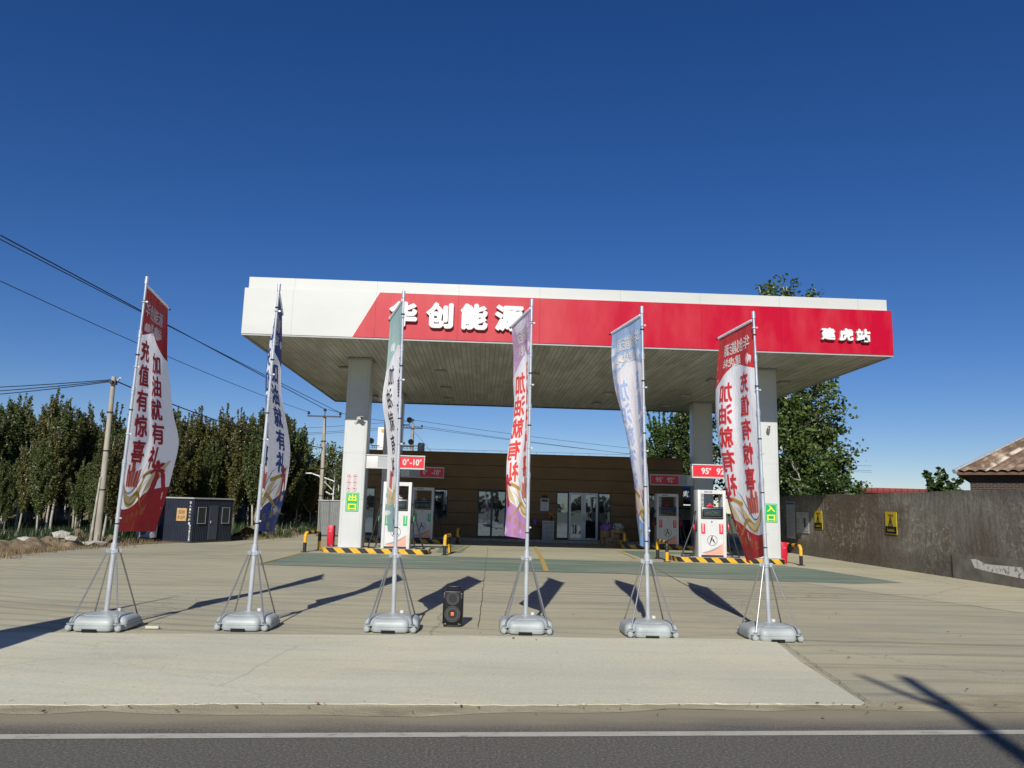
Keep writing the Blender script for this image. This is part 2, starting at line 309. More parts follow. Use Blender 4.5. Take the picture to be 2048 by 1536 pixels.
def tag(o, label=None, cat=None, group=None, kind=None):
    for k_, v in (('label', label), ('category', cat), ('group', group), ('kind', kind)):
        if v: o[k_] = v
    return o
def thing(name, label, cat, loc=(0, 0, 0), rz=0, group=None):
    o = bpy.data.objects.new(name, None); COL.objects.link(o); o.location = loc; o.rotation_euler = (0, 0, rz); o.empty_display_size = .2
    return tag(o, label, cat, group)
def dup(root, loc, rz=0, label=None, scale=None, group=None, sub=None):
    r = root.copy(); COL.objects.link(r); r.location = loc; r.rotation_euler = (0, 0, rz)
    if label: r['label'] = label
    if scale: r.scale = scale
    for ch in list(root.children):
        c_ = ch.copy(); COL.objects.link(c_); c_.parent = r
        for g_ in ch.children:
            d_ = g_.copy(); COL.objects.link(d_); d_.parent = c_
    return r

_tc = {}
def glyphs(body, bold=.02, extrude=0., shear=0.):
    """text as (verts, faces, width, ymin, ymax) on the XY plane at size 1"""
    key = (body, bold, extrude, shear)
    if key in _tc: return _tc[key]
    c_ = bpy.data.curves.new('t', 'FONT'); c_.body = body; c_.offset = bold; c_.resolution_u = 3; c_.extrude = extrude; c_.shear = shear
    o = bpy.data.objects.new('t', c_); COL.objects.link(o)
    bpy.context.view_layer.update(); me = bpy.data.meshes.new_from_object(o.evaluated_get(bpy.context.evaluated_depsgraph_get()))
    vs = [v.co.copy() for v in me.vertices]; fs = [list(p.vertices) for p in me.polygons]
    bpy.data.objects.remove(o); bpy.data.curves.remove(c_); bpy.data.meshes.remove(me)
    x0 = min(v.x for v in vs); x1 = max(v.x for v in vs); y0 = min(v.y for v in vs); y1 = max(v.y for v in vs)
    _tc[key] = (vs, fs, (x0, x1, y0, y1)); return _tc[key]
def text_on(mb, body, x0, x1, z0, z1, y, m, bold=.02, depth=0., rot=0):
    """fit text into a rectangle on a plane facing -Y"""
    vs, fs, (a, b, c_, d_) = glyphs(body, min(bold, .018), .5 if depth else 0.)
    w_ = max(0, bold-.018)*(z1-z0)*.9
    for q_, (dx, dz) in enumerate(((0, 0), (w_, 0), (-w_, 0), (0, w_), (0, -w_)) if w_ > 0 else ((0, 0),)):
        mb.add([(x0+dx+(v.x-a)/(b-a)*(x1-x0), (y - (v.z+.5)*depth if depth else y)-q_*.0006, z0+dz+(v.y-c_)/(d_-c_)*(z1-z0)) for v in vs], fs, m)
def text_wall(mb, body, y0, y1, z0, z1, x, m, bold=.02):
    """text on a wall facing -X: reading direction runs towards -Y"""
    vs, fs, (a, b, c_, d_) = glyphs(body, bold)
    mb.add([(x, y0+(v.x-a)/(b-a)*(y1-y0), z0+(v.y-c_)/(d_-c_)*(z1-z0)) for v in vs], fs, m)

# ------------------------------------------------------------------ ground
def sheet(name, poly, z, m, kind='structure'):
    mb = MB(); mb.face([(x, y, z) for x, y in poly], m); o = mb.build(name); return tag(o, kind=kind)
sheet('ground', [(-600, -400), (600, -400), (600, 900), (-600, 900)], -.03, m_field)
def ln(x): return 5.58 + (x+3.16)*.068          # inner edge of the white line
road = [(-120, ln(-120)-9.5), (120, ln(120)-9.5), (120, ln(120)+.62), (-120, ln(-120)+.62)]
sheet('road', road, .0, m_asphalt)
sheet('white_line', [(-120, ln(-120)-.1), (120, ln(120)-.1), (120, ln(120)+.01), (-120, ln(-120)+.01)], .004, m_wline)
# forecourt
sheet('forecourt', [(-60, ln(-60)+.62), (60, ln(60)+.62), (60, 12), (13.2, 12), (13.2, 60), (-8.0, 60), (-8.6, 42.3), (-9.0, 35.8), (-9.8, 31.3), (-11.4, 27.5), (-12.1, 23.4), (-12.3, 20.6), (-13.5, 17), (-60, 15)], -.004, m_forecourt)
sheet('side_paving', [(9.9, 12.5), (13.1, 11), (13.1, 36.9), (10.2, 36.9), (9.95, 25), (7.5, 18.7)], .0, m_driveside)
# dusty strip with ragged edges
rnd = random.Random(3)
lo = [(-40+i*.4, ln(-40+i*.4)+.50+rnd.uniform(-.04, .04)+.08*math.sin(i*.37)+.04*math.sin(i*1.7)+.03) for i in range(200)]
def slabfront(x): return 6.34+.068*(x+3.6)*.95
hi = [(-40+i*.4, slabfront(-40+i*.4)+.02+rnd.uniform(-.02, .04)+(.3 if -40+i*.4 > 3.3 else 0)*min(1, (-40+i*.4-3.3)/1.)) for i in range(200)]
sheet('verge_dust', lo+hi[::-1], .003, m_dust)
# pale slab (slightly raised, chipped edge)
fr_ = [(-9+i*.2, 0) for i in range(0)]
rs = random.Random(31)
fr_ = [(-9+i*.06, slabfront(-9+i*.06)+rs.uniform(-.012, .014)+.02*math.sin(i*.11)+(.035*rs.random() if rs.random() < .12 else 0)) for i in range(210)]
fr_ = [p for p in fr_ if p[0] < 3.33]
bk = [(3.80, 10.05), (2.6, 10.02), (1.6, 9.93), (0, 9.90), (-2.2, 9.72), (-4.4, 9.55), (-9, 9.3)]
mb = MB(); poly = fr_ + [(3.36, 6.84), (3.55, 8.64)] + bk; mb.prism(poly, -.02, .008, m_slab); tag(mb.build('pale_slab'), kind='structure')
# joints between slabs and curved tar seams
def strip(mb, pts, w, z, m):
    for a, b in zip(pts[:-1], pts[1:]):
        a = Vector(a); b = Vector(b); n_ = Vector((-(b-a).y, (b-a).x)).normalized()*w/2
        mb.face([(*(a-n_), z), (*(b-n_), z), (*(b+n_), z), (*(a+n_), z)], m)
m_joint = pmat('joint_dark', (.10, .085, .06), .9, var=.4, vscale=8)
mb = MB(); rj = random.Random(5)
def jit(a, b, n, j):
    return [(a[0]+(b[0]-a[0])*i/n+rj.uniform(-j, j), a[1]+(b[1]-a[1])*i/n+rj.uniform(-j, j)) for i in range(n+1)]
strip(mb, jit((3.86, 10.1), (3.40, 6.80), 40, .016), .007, .019, m_joint)
strip(mb, jit((.03, 10.6), (.35, 31), 60, .012), .009, .0085, m_joint)
strip(mb, jit((3.95, 10.1), (5.2, 24.8), 40, .01), .018, .0085, m_joint)
strip(mb, jit((-60, 10.9), (-9, 10.1), 30, .02), .02, .0085, m_joint)
strip(mb, jit((3.8, 10.05), (30, 9.6), 60, .03), .018, .0085, m_joint)
strip(mb, jit((-12.1, 21.0), (-3.6, 27.5), 60, .015), .018, .0085, m_joint)
tag(mb.build('paving_joint'), kind='structure')
# green painted band, tyre-worn
mb = MB()
mb.face([(x, y, .004) for x, y in [(-5.45, 19.85), (3.7, 19.7), (5.4, 18.85), (8.9, 18.35), (10.4, 18.9), (9.9, 23.0), (9.4, 24.1), (5.1, 24.35), (-1.5, 24.75), (-5.5, 24.9)]], m_greenfloor)
mb.face([(x, y, .004) for x, y in [(-1.45, 26.7), (-.62, 26.7), (-.35, 31.6), (-1.45, 31.6)]], m_greenfloor)
mb.face([(x, y, .004) for x, y in [(5.5, 26.5), (6.3, 25.6), (9.9, 26.2), (9.9, 30.6), (5.6, 30.6)]], m_greenfloor)
tag(mb.build('green_lane_paint'), kind='structure')
mb = MB(); strip(mb, [(-5.55, 20.0), (-5.52, 25.0)], .10, .009, m_yline); strip(mb, [(-.95, 26.4), (-.40, 31.6)], .12, .009, m_yline); strip(mb, [(2.3, 32), (2.0, 25), (1.72, 19.8)], .13, .0125, m_yline)
strip(mb, [(5.45, 30.5), (5.2, 26)], .1, .009, m_yline); tag(mb.build('yellow_lane_line'), kind='structure')

# pebbles, leaf crumbs on the dusty edge
mb = MB(); rp = random.Random(11)
for i in range(110):
    x = rp.uniform(-5, 8); y = slabfront(x) - abs(rp.gauss(0, .16)) if rp.random() < .7 else rp.uniform(6, 13)
    r_ = rp.uniform(.003, .009); mt = m_straw if rp.random() < .5 else m_joint
    mb.box((x, y, .022), (r_*2*rp.uniform(.6, 2), r_*2, r_), mt, 0, rp.uniform(0, 3))
tag(mb.build('gravel_crumbs'), 'small stones and dry leaf crumbs scattered along the slab edge', 'gravel', kind='stuff')
mb = MB(); mb.box((0, 0, .02), (.16, .05, .035), m_slab, .01); o = mb.build('mortar_chip', loc=(-3.98, 9.97, .0)); o.rotation_euler = (0, 0, .1)
tag(o, 'pale mortar chip lying beside the right edge of the leftmost flag base', 'rubble')

# ------------------------------------------------------------------ banner flags
def stand_parts(root, top, cloth=True):
    """root at ground under the pole; top = (dx, dy, z) of the pole head"""
    foot = Vector((0, 0, .19)); top = Vector(top)
    # water-filled base: four rounded lobes and notched corners
    mb = MB(); N = 96; h = .35
    def outline(a):
        c_, s_ = math.cos(a), math.sin(a); k_ = max(abs(c_), abs(s_)); r_ = h/k_
        d = abs(((a-PI/4) % (PI/2)) if ((a-PI/4) % (PI/2)) < PI/4 else (PI/2-((a-PI/4) % (PI/2))))   # angle from the nearest corner
        n_ = math.exp(-(d/.16)**2); r_ = r_*(1-.27*n_)
        q = ((abs(c_)**9+abs(s_)**9)**(-1/9))*h
        return min(r_, q)
    prof = [(.0, 0), (.86, 0), (.955, .012), (.985, .03), (.985, .062), (.972, .068), (.985, .074), (.985, .105), (.95, .135), (.86, .158), (.70, .172), (.66, .168), (.64, .176), (.40, .190), (.16, .198), (.14, .205), (.0, .205)]
    vs = []; fs = []
    for i, (f_, z_) in enumerate(prof):
        for j in range(N):
            a = 2*PI*j/N; r_ = outline(a); rr = f_*(r_ if f_ > .5 else (r_*(f_/.5)+ .38*(1-f_/.5)))
            vs.append((rr*math.cos(a), rr*math.sin(a), z_))
    for i in range(len(prof)-1):
        for j in range(N): fs.append((i*N+j, i*N+(j+1) % N, (i+1)*N+(j+1) % N, (i+1)*N+j))
    mb.add(vs, fs, m_tank, True)
    for sx in (-1, 1):
        for sy in (-1, 1):
            mb.tube([(sx*.29, sy*.29-.05*sy, .04), (sx*.29, sy*.29+.015*sy, .04), (sx*.29, sy*.29+.03*sy, .04)], [.038, .038, .022], m_tank, 12)
            mb.box((sx*.27, sy*.27, .085), (.09, .09, .012), m_galv, 0, PI/4)
    mb.box((-.02, -.347, .018), (.17, .02, .036), m_black)
    mb.tube([(.10, .12, .19), (.10, .12, .222)], .028, m_whitep, 12)
    mb.build('water_base', root)
    ax = (top-foot)
    def at(z): return foot + ax*((z-foot.z)/ax.z)
    mb = MB()
    secs = [(.16, .98, .029), (.98, 2.02, .025), (2.02, 2.95, .0205), (2.95, 3.7, .0175), (3.7, top.z, .0155)]
    for a, b, r_ in secs:
        mb.tube([at(a), at(b)], r_, m_galv, 14)
        if a > .5: mb.tube([at(a-.05), at(a+.045)], r_+.007, m_galv, 14); mb.tube([at(a-.005), at(a+.005)], r_+.012, m_galv, 10)
    mb.tube([at(top.z-.07), at(top.z+.03)], .023, m_galv, 14)
    for z_ in (1.32, 2.38, 3.25, 4.12):
        mb.tube([at(z_), at(z_+.018)], .028, m_galv, 10); mb.box(at(z_)+Vector((.035, 0, .01)), (.03, .02, .02), m_galv)
    mb.build('pole', root)
    mb = MB(); mb.tube([at(.90), at(1.02)], .040, m_galv, 14); mb.tube([at(.93), at(.95)], .05, m_galv, 14)
    for sx in (-1, 1):
        for sy in (-1, 1): mb.box(at(.93)+Vector((sx*.05, sy*.05, 0)), (.03, .03, .05), m_galv, 0, PI/4)
    mb.build('collar', root)
    for sx in (-1, 1):
        for sy in (-1, 1):
            mb = MB(); mb.tube([at(.93)+Vector((sx*.05, sy*.05, 0)), Vector((sx*.28, sy*.28, .08))], .010, m_chrome, 8); mb.box((sx*.28, sy*.28, .08), (.04, .04, .05), m_chrome, 0, PI/4); mb.build('brace', root)
    return at

CW, CH = 1.2, 3.18
def clip_grid(vs, fs, stepu=.06, stepv=.2):
    bm = bmesh.new(); bv = [bm.verts.new(v) for v in vs]
    for f in fs:
        try: bm.faces.new([bv[i] for i in f])
        except ValueError: pass
    xs = [v.co.x for v in bm.verts]; ys = [v.co.y for v in bm.verts]
    x = math.floor(min(xs)/stepu)*stepu
    while x < max(xs):
        bmesh.ops.bisect_plane(bm, geom=bm.verts[:]+bm.edges[:]+bm.faces[:], plane_co=(x, 0, 0), plane_no=(1, 0, 0)); x += stepu
    y = math.floor(min(ys)/stepv)*stepv
    while y < max(ys):
        bmesh.ops.bisect_plane(bm, geom=bm.verts[:]+bm.edges[:]+bm.faces[:], plane_co=(0, y, 0), plane_no=(0, 1, 0)); y += stepv
    bm.verts.index_update(); r_ = ([v.co.copy() for v in bm.verts], [[v.index for v in f.verts] for f in bm.faces]); bm.free(); return r_

def banner(root, at, top, angs, seed, pal, bend=0., ripple=1., brush=False, tilt=0.):
    rb = random.Random(seed); z0 = top[2]-.10
    ph = [rb.uniform(0, 6.28) for _ in range(6)]
    NU = 48
    cache = {}
    def row(v):
        key = round(v, 3)
        if key in cache: return cache[key]
        t = v/CH*(len(angs)-1); i = min(int(t), len(angs)-2); f_ = t-i; g4 = [angs[max(i-1, 0)], angs[i], angs[i+1], angs[min(i+2, len(angs)-1)]]
        a0 = .5*(2*g4[1]+(g4[2]-g4[0])*f_+(2*g4[0]-5*g4[1]+4*g4[2]-g4[3])*f_*f_+(3*g4[1]-g4[0]-3*g4[2]+g4[3])*f_**3)
        amp = ripple*min(1, v/.5)
        pts = [Vector((0, 0))]; p = Vector((0, 0)); L = CW/NU
        for j in range(NU):
            u = (j+.5)/NU
            th = R(a0) + R(bend)*(u-.5)*min(1, v/.6) + amp*(0 + .50*math.sin(u*7.2+ph[0]+v*.55)*math.sin(min(1.57, v*1.3))*u**.4 + .22*math.sin(u*13+ph[1]-v*1.1) + .10*math.sin(u*21+ph[2]+v*2.4))
            p = p + Vector((math.cos(th), math.sin(th)))*L; pts.append(p.copy())
        # keep the measured swing of the free edge
        e = pts[-1]; da = R(a0) - math.atan2(e.y, e.x); ca, sa = math.cos(da), math.sin(da)
        k_ = min(1.12, .985*CW/e.length)
        pts = [Vector((q.x*ca-q.y*sa, q.x*sa+q.y*ca))*k_ for q in pts]
        cache[key] = pts; return pts
    def P(u, v, off=0.):
        """cloth point: u metres from the pole, v metres down"""
        w_ = u/CW*NU; i = max(0, min(NU-1, int(w_))); r0 = row(v); q = r0[i]+(r0[i+1]-r0[i])*(w_-i); d = (r0[i+1]-r0[i]).normalized()
        z = z0 - v - .05*(u/CW)*min(1, v/1.)*math.sin(v*1.3+ph[3]) - tilt*(u/CW)*(v/CH)**3
        c_ = at(max(.3, z0-v)); gap = .03
        dd = r0[1].normalized()*gap
        return Vector((c_.x+dd.x+q.x+d.y*off, c_.y+dd.y+q.y-d.x*off, z))
    mb = MB()
    def lay(vs, fs, m, off, both=True):
        vs, fs = clip_grid([Vector((v[0], v[1], 0)) for v in vs], fs)
        for o_ in ((off, -off) if both else (off,)):
            mb.add([P(max(0, min(CW, v.x)), max(0, min(CH, v.y)), o_) for v in vs], fs, m, True)
    m0 = pal['cloth']
    vs = []; fs = []; NV = 64; NX = 30
    for i in range(NV+1):
        for j in range(NX+1): vs.append(P(CW*j/NX, CH*i/NV))
    for i in range(NV):
        for j in range(NX): q = i*(NX+1)+j; fs.append((q, q+1, q+NX+2, q+NX+1))
    mb.add(vs, fs, m0, True)
    # printed panels
    lay([(0, 0), (CW, 0), (CW, .82), (CW*.5, .50), (0, .66)], [(0, 1, 2, 3, 4)], pal['top'], .0012)
    wav = [(CW*i/24, 2.84+.07*math.sin(i/24*5.2+.6)-.22*(i/24)**2) for i in range(25)]
    lay(wav+[(CW, CH), (0, CH)], [tuple(range(27))], pal['bot'], .0012)
    def poly(pts, m, off=.002): lay(pts, [tuple(range(len(pts)))], m, off)
    if not brush:
        # swirl ribbons of oil
        def ribbon(pts, w, m, off=.0024):
            a_ = []; b_ = []
            for i, (x, y) in enumerate(pts):
                x2, y2 = pts[min(i+1, len(pts)-1)]; x1, y1 = pts[max(i-1, 0)]; d = Vector((x2-x1, y2-y1)).normalized(); ww = w*math.sin(PI*(i+.4)/len(pts))
                a_.append((x-d.y*ww, y+d.x*ww)); b_.append((x+d.y*ww, y-d.x*ww))
            n_ = len(a_); lay(a_+b_, [(i, i+1, n_+i+1, n_+i) for i in range(n_-1)], m, off)
        ribbon([(.02+.045*i, 2.55+.22*math.sin(i*.27)+.006*i) for i in range(16)], .075, M_cream)
        ribbon([(.02+.05*i, 2.62+.20*math.sin(i*.27+.1)+.004*i) for i in range(16)], .014, M_gold, .0034)
        ribbon([(.0+.04*i, 2.50+.2*math.sin(i*.26)) for i in range(18)], .007, M_ink, .0036)
        ribbon([(.30+.045*i, 2.78-.09*math.sin(i*.4)) for i in range(12)], .03, M_gold, .0030)
        ribbon([(.70+.035*i, 2.72-.040*i) for i in range(13)], .06, M_cream, .0022)
        ribbon([(.72+.035*i, 2.84-.045*i) for i in range(12)], .012, M_gold, .0034)
        # gift box with ribbon, bow and scroll
        for i in range(5): poly([(.12+.07*i, 2.40+.02*(i % 2)), (.18+.07*i, 2.37+.03*(i % 2)), (.18+.06*i, 2.62), (.13+.06*i, 2.61)], M_pkt if i % 2 else M_pkt2, .0038)
        poly([(.24, 2.26), (.30, 2.27), (.31, 2.42), (.23, 2.42)], M_pkt, .0042); poly([(.13, 2.34), (.19, 2.33), (.19, 2.44), (.14, 2.45)], M_pkt2, .0042)
        poly([(.55, 2.46), (.82, 2.37), (.83, 2.42), (.57, 2.51)], M_gold, .0038)
        cx_, cy_ = .93, 2.36
        for a in (.3, 1.3, 2.5, 3.6, 4.6, 5.5):
            poly([(cx_+.02*math.cos(a-1.2), cy_+.02*math.sin(a-1.2)), (cx_+.13*math.cos(a-.25), cy_+.10*math.sin(a-.25)), (cx_+.15*math.cos(a+.1), cy_+.12*math.sin(a+.1)), (cx_+.10*math.cos(a+.35), cy_+.09*math.sin(a+.35)), (cx_+.02*math.cos(a+1.2), cy_+.02*math.sin(a+1.2))], M_bow, .0044+.0002*a)
        poly([(.93, 2.42), (1.0, 2.44), (.95, 2.76), (.86, 2.72)], M_bow, .0042); poly([(1.0, 2.38), (1.08, 2.42), (1.14, 2.62), (1.07, 2.60)], M_bow, .0040)
    def txt(body, x, y, w_, h_, m, bold=.02, off=.0048, shear=0.):
        vs_, fs_, (a, b, c_, d_) = glyphs(body, 0., 0., shear); g_ = h_*bold*.62
        for q_, (dx, dy) in enumerate(((g_, g_), (-g_, -g_), (g_, -g_), (-g_, g_)) if g_ > 0 else ((0, 0),)):
            lay([(x+dx+(v.x-a)/(b-a)*w_, y+dy+h_-(v.y-c_)/(d_-c_)*h_) for v in vs_], fs_, m, off+q_*.0004)
    mt = pal['text']; sh = .35 if brush else 0.; bd = .016 if brush else .046
    for i, ch in enumerate('充值有惊喜'): txt(ch, .15, .68+.335*i, .28, .28, mt, bd, shear=sh)
    for i, ch in enumerate('加油就有礼'): txt(ch, .66, .78+.325*i, .30, .28, mt, bd, shear=sh)
    if not brush:
        txt('华创能源', .10, .16, .86, .19, pal['head'], .03); txt('建虎站', .42, .39, .52, .14, pal['head'], .03)
        [txt(ch_, .28+.17*j_, 2.97-.035*j_, .11, .10, M_gold, 0.) for j_, ch_ in enumerate('您的满意')]; txt('我', .60, 3.05, .11, .10, M_gold, 0.)
    else:
        txt('您的满意', .30, 2.98, .50, .09, M_ink, .005)
        poly([(.1, 2.62), (.45, 2.45), (.8, 2.6), (1.15, 2.5), (1.15, 2.8), (.6, 2.75), (.1, 2.85)], M_cream, .0025)
        poly([(.12, 2.70), (.5, 2.56), (.9, 2.68), (.9, 2.70), (.5, 2.58), (.12, 2.72)], M_gold, .0035)
        poly([(.85, 2.30), (1.0, 2.25), (1.05, 2.5), (.9, 2.55)], M_pkt2, .0035); poly([(.2, 2.3), (.26, 2.25), (.3, 2.5), (.22, 2.5)], M_pkt2, .0035)
    mb.build('banner', root)
    # spreader bar at the head, sleeve over it
    a = R(angs[0]); d = Vector((math.cos(a), math.sin(a), 0)); b0 = Vector(top)-Vector((0, 0, .085))
    mb = MB(); mb.tube([b0, b0+d*(CW+.10)], .011, m_galv, 8); mb.tube([b0+d*.04, b0+d*(CW+.02)], .020, pal['sleeve'], 10); mb.tube([b0+d*(CW+.08), b0+d*(CW+.12)], .016, m_black, 8)
    mb.build('spreader_bar', root)
    for i in range(5):
        mb = MB()
        v = .2+.72*i; p = P(0, v); c_ = at(z0-v); mb.tube([c_+Vector((.0, 0, 0))+(p-c_)*1.05+Vector((0, 0, .02)), p], .008, m_black, 6); mb.tube([c_-Vector((0, 0, .008)), c_+Vector((0, 0, .008))], .027, m_rubber, 10)
        mb.build('cord_tie', root)

M_cream = cloth_mat('print_cream', (.72, .62, .40)); M_gold = cloth_mat('print_gold', (.55, .38, .07)); M_ink = cloth_mat('print_ink', (.03, .028, .03))
M_pkt = cloth_mat('print_orange_red', (.60, .12, .05)); M_pkt2 = cloth_mat('print_rose', (.62, .18, .14)); M_bow = cloth_mat('print_bow_red', (.52, .01, .05))
M_cw = cloth_mat('cloth_white', (1.0, 1.0, 1.0), .48)
def pal(top, bot, text, head=(.85, .82, .78)):
    f = lambda n_, c_: MATS.get(n_) or cloth_mat(n_, c_)
    q = lambda c_: 'print_%d_%d_%d' % tuple(int(v*1000) for v in c_)
    return dict(cloth=M_cw, top=f(q(top), top), bot=f(q(bot), bot), text=f(q(text), text), head=f(q(head), head), sleeve=M_cw)
crim = (.52, .012, .022)
P_red = pal(crim, crim, (.54, .012, .03)); P_red2 = pal((.68, .035, .035), (.60, .015, .03), (.70, .03, .045)); P_blue = pal((.015, .075, .30), (.012, .065, .30), (.02, .085, .34))
P_green = pal((.50, .66, .61), (.34, .52, .52), (.03, .03, .04)); P_purple = pal((.66, .44, .64), (.60, .32, .62), (.80, .08, .06)); P_pale = pal((.48, .64, .82), (.28, .52, .80), (.56, .66, .86))
FL = [((-4.56, 9.98), (.07, 0, 4.44), [99, 97, 95, 91, 87, 81, 83, 86, 90], P_red, 11, -26, .5, 0, 'tall banner flag, crimson top and bottom, red lettering reading forwards, leftmost in the row', 0),
      ((-2.90, 10.24), (.07, 0, 4.48), [102, 100, 99, 97, 92, 88, 88, 90, 94], P_blue, 22, -22, .55, 0, 'tall banner flag with dark blue ends and dark blue lettering', .1),
      ((-1.08, 10.33), (-.07, 0, 4.47), [105, 106, 107, 109, 106, 104, 104, 104, 102], P_green, 37, 26, .25, 1, 'tall banner flag with pale green top and black brush-style characters', 0),
      ((.64, 10.41), (-.01, 0, 4.44), [101, 99, 99, 98, 99, 102, 102, 101, 102], P_purple, 41, 6, .7, 0, 'tall banner flag with purple ends and red lettering seen from behind', 0),
      ((2.24, 10.32), (-.08, 0, 4.37), [100, 101, 99, 94, 89, 86, 84, 84, 83], P_pale, 58, 20, .8, 0, 'tall banner flag with pale blue ends and faint pale blue lettering', 0),
      ((3.81, 10.23), (-.11, 0, 4.33), [95, 97, 99, 100, 99, 96, 93, 87, 80], P_red2, 63, -14, .6, 0, 'tall banner flag, bright red ends, mirrored red lettering, before the right column', .15),
      ((-6.45, 5.3), (.04, 0, 4.44), [80, 79, 76, 70, 61, 50, 38, 26, 14], P_red, 71, 0, .3, 0, 'tall red banner flag beyond the left edge, its shadow crossing the pale slab', 0)]
for (x, y), top, angs, pl, seed, bend, rip, brush, lab, tilt in FL:
    t = thing('banner_flag', lab, 'banner flag', (x, y, .0 if y > 9 else .014), 0, 'banner flags in a row before the station')
    at = stand_parts(t, top); banner(t, at, top, angs, seed, pl, bend, rip, bool(brush), tilt)

# ------------------------------------------------------------------ party speaker
t = thing('loudspeaker', 'small black upright loudspeaker with two round drivers and orange badge on the concrete', 'speaker', (-.325, 10.62, 0), R(-2))
mb = MB(); mb.box((0, .12, .245), (.265, .25, .45), m_black, .025, seg=3); mb.box((0, .12, .015), (.24, .22, .03), m_rubber, .008); mb.build('cabinet', t)
m_spk = pmat('speaker_cone', (.006, .006, .007), .6); m_ringm = pmat('driver_ring', (.10, .10, .105), .25, .6)
for zc, r_, nm in ((.365, .085, 'tweeter'), (.165, .105, 'woofer')):
    mb = MB(); mb.ring((0, -.004, zc), r_, .012, m_ringm, .012); mb.ring((0, -.004, zc), r_*.80, .010 if nm == 'tweeter' else .022, m_ringm, .009); mb.disc((0, -.006, zc), r_*.97, m_spk, 'y', 32, .006)
    if nm == 'woofer': mb.box((0, -.014, zc), (.042, .012, .046), pmat('orange_badge', (.80, .13, .03), .4), .005)
    mb.build(nm, t)
mb = MB(); mb.tube([(-.09, .12, .46), (-.085, .12, .505), (.085, .12, .505), (.09, .12, .46)], .012, m_black, 8); mb.build('handle', t)
mb = MB()
for sx in (-1, 1):
    mb = MB(); mb.box((sx*.10, -.006, .03), (.045, .008, .02), m_ringm, .003, R(5*sx)); mb.build('corner_trim', t)
    mb = MB(); mb.box((sx*.115, -.006, .40), (.02, .006, .07), m_ringm, .003); mb.build('corner_trim', t)

# ------------------------------------------------------------------ canopy
CX0, CX1, CY0, CY1, CZ = -7.16, 12.33, 22.3, 37.0, 6.40
t = thing('station_canopy', 'wide flat filling station canopy, white and red fascia, on four white columns', 'canopy', (2.6, 29.6, 0))
def W2(o): o.matrix_parent_inverse = Matrix.Translation((-2.6, -29.6, 0)); return o
mb = MB()
mb.box(((CX0+CX1)/2, (CY0+CY1)/2, 7.10), (CX1-CX0, CY1-CY0, 1.38), m_whitefascia); W2(mb.build('fascia', t))
mb = MB(); mb.box(((CX0+CX1)/2-.0, (CY0+CY1)/2, 7.975), (CX1-CX0-.16, CY1-CY0-.2, .36), m_whitefascia); W2(mb.build('parapet', t))
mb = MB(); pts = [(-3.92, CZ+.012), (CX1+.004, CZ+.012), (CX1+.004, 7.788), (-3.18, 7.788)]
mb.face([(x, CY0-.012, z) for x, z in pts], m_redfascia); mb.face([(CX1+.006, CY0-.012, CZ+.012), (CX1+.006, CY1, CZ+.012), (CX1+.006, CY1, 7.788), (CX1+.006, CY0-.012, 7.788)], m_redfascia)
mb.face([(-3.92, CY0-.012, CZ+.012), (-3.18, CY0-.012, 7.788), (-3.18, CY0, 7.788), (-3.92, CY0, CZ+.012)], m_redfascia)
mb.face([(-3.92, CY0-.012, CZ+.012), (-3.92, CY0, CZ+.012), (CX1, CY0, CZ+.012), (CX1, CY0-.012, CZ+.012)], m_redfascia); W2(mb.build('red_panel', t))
mb = MB(); mb.face([(CX0, CY0, CZ), (CX0, CY1, CZ), (CX1, CY1, CZ), (CX1, CY0, CZ)], m_soffit)
for i in range(66): mb.box((CX0+.15+.3*i-.01 - CX0 % .3 + .0, (CY0+CY1)/2, CZ-.006), (.018, CY1-CY0-.2, .012), m_grey) if CX0+.15+.3*i < CX1-.1 else None
for x in (CX0+.03, CX1-.03): mb.box((x, (CY0+CY1)/2, CZ-.02), (.05, CY1-CY0-.01, .04), m_grey)
mb.box(((CX0+CX1)/2, CY0+.03, CZ-.02), (CX1-CX0-.12, .05, .04), m_grey); mb.box(((CX0+CX1)/2, CY1-.03, CZ-.02), (CX1-CX0-.12, .05, .04), m_dgrey); W2(mb.build('soffit', t))
m_lens = pmat('lamp_lens', (.45, .45, .42), .3)
for x, y in [(x_, y_) for y_ in (27.5, 31.5, 34.8) for x_ in (-5, -1.6, 1.8, 5.2, 8.4, 11)]:
    mb = MB(); mb.box((x, y, CZ-.045), (.42, .42, .06), m_grey, .01); mb.box((x, y, CZ-.08), (.34, .34, .02), m_lens, .005); W2(mb.build('ceiling_light', t))
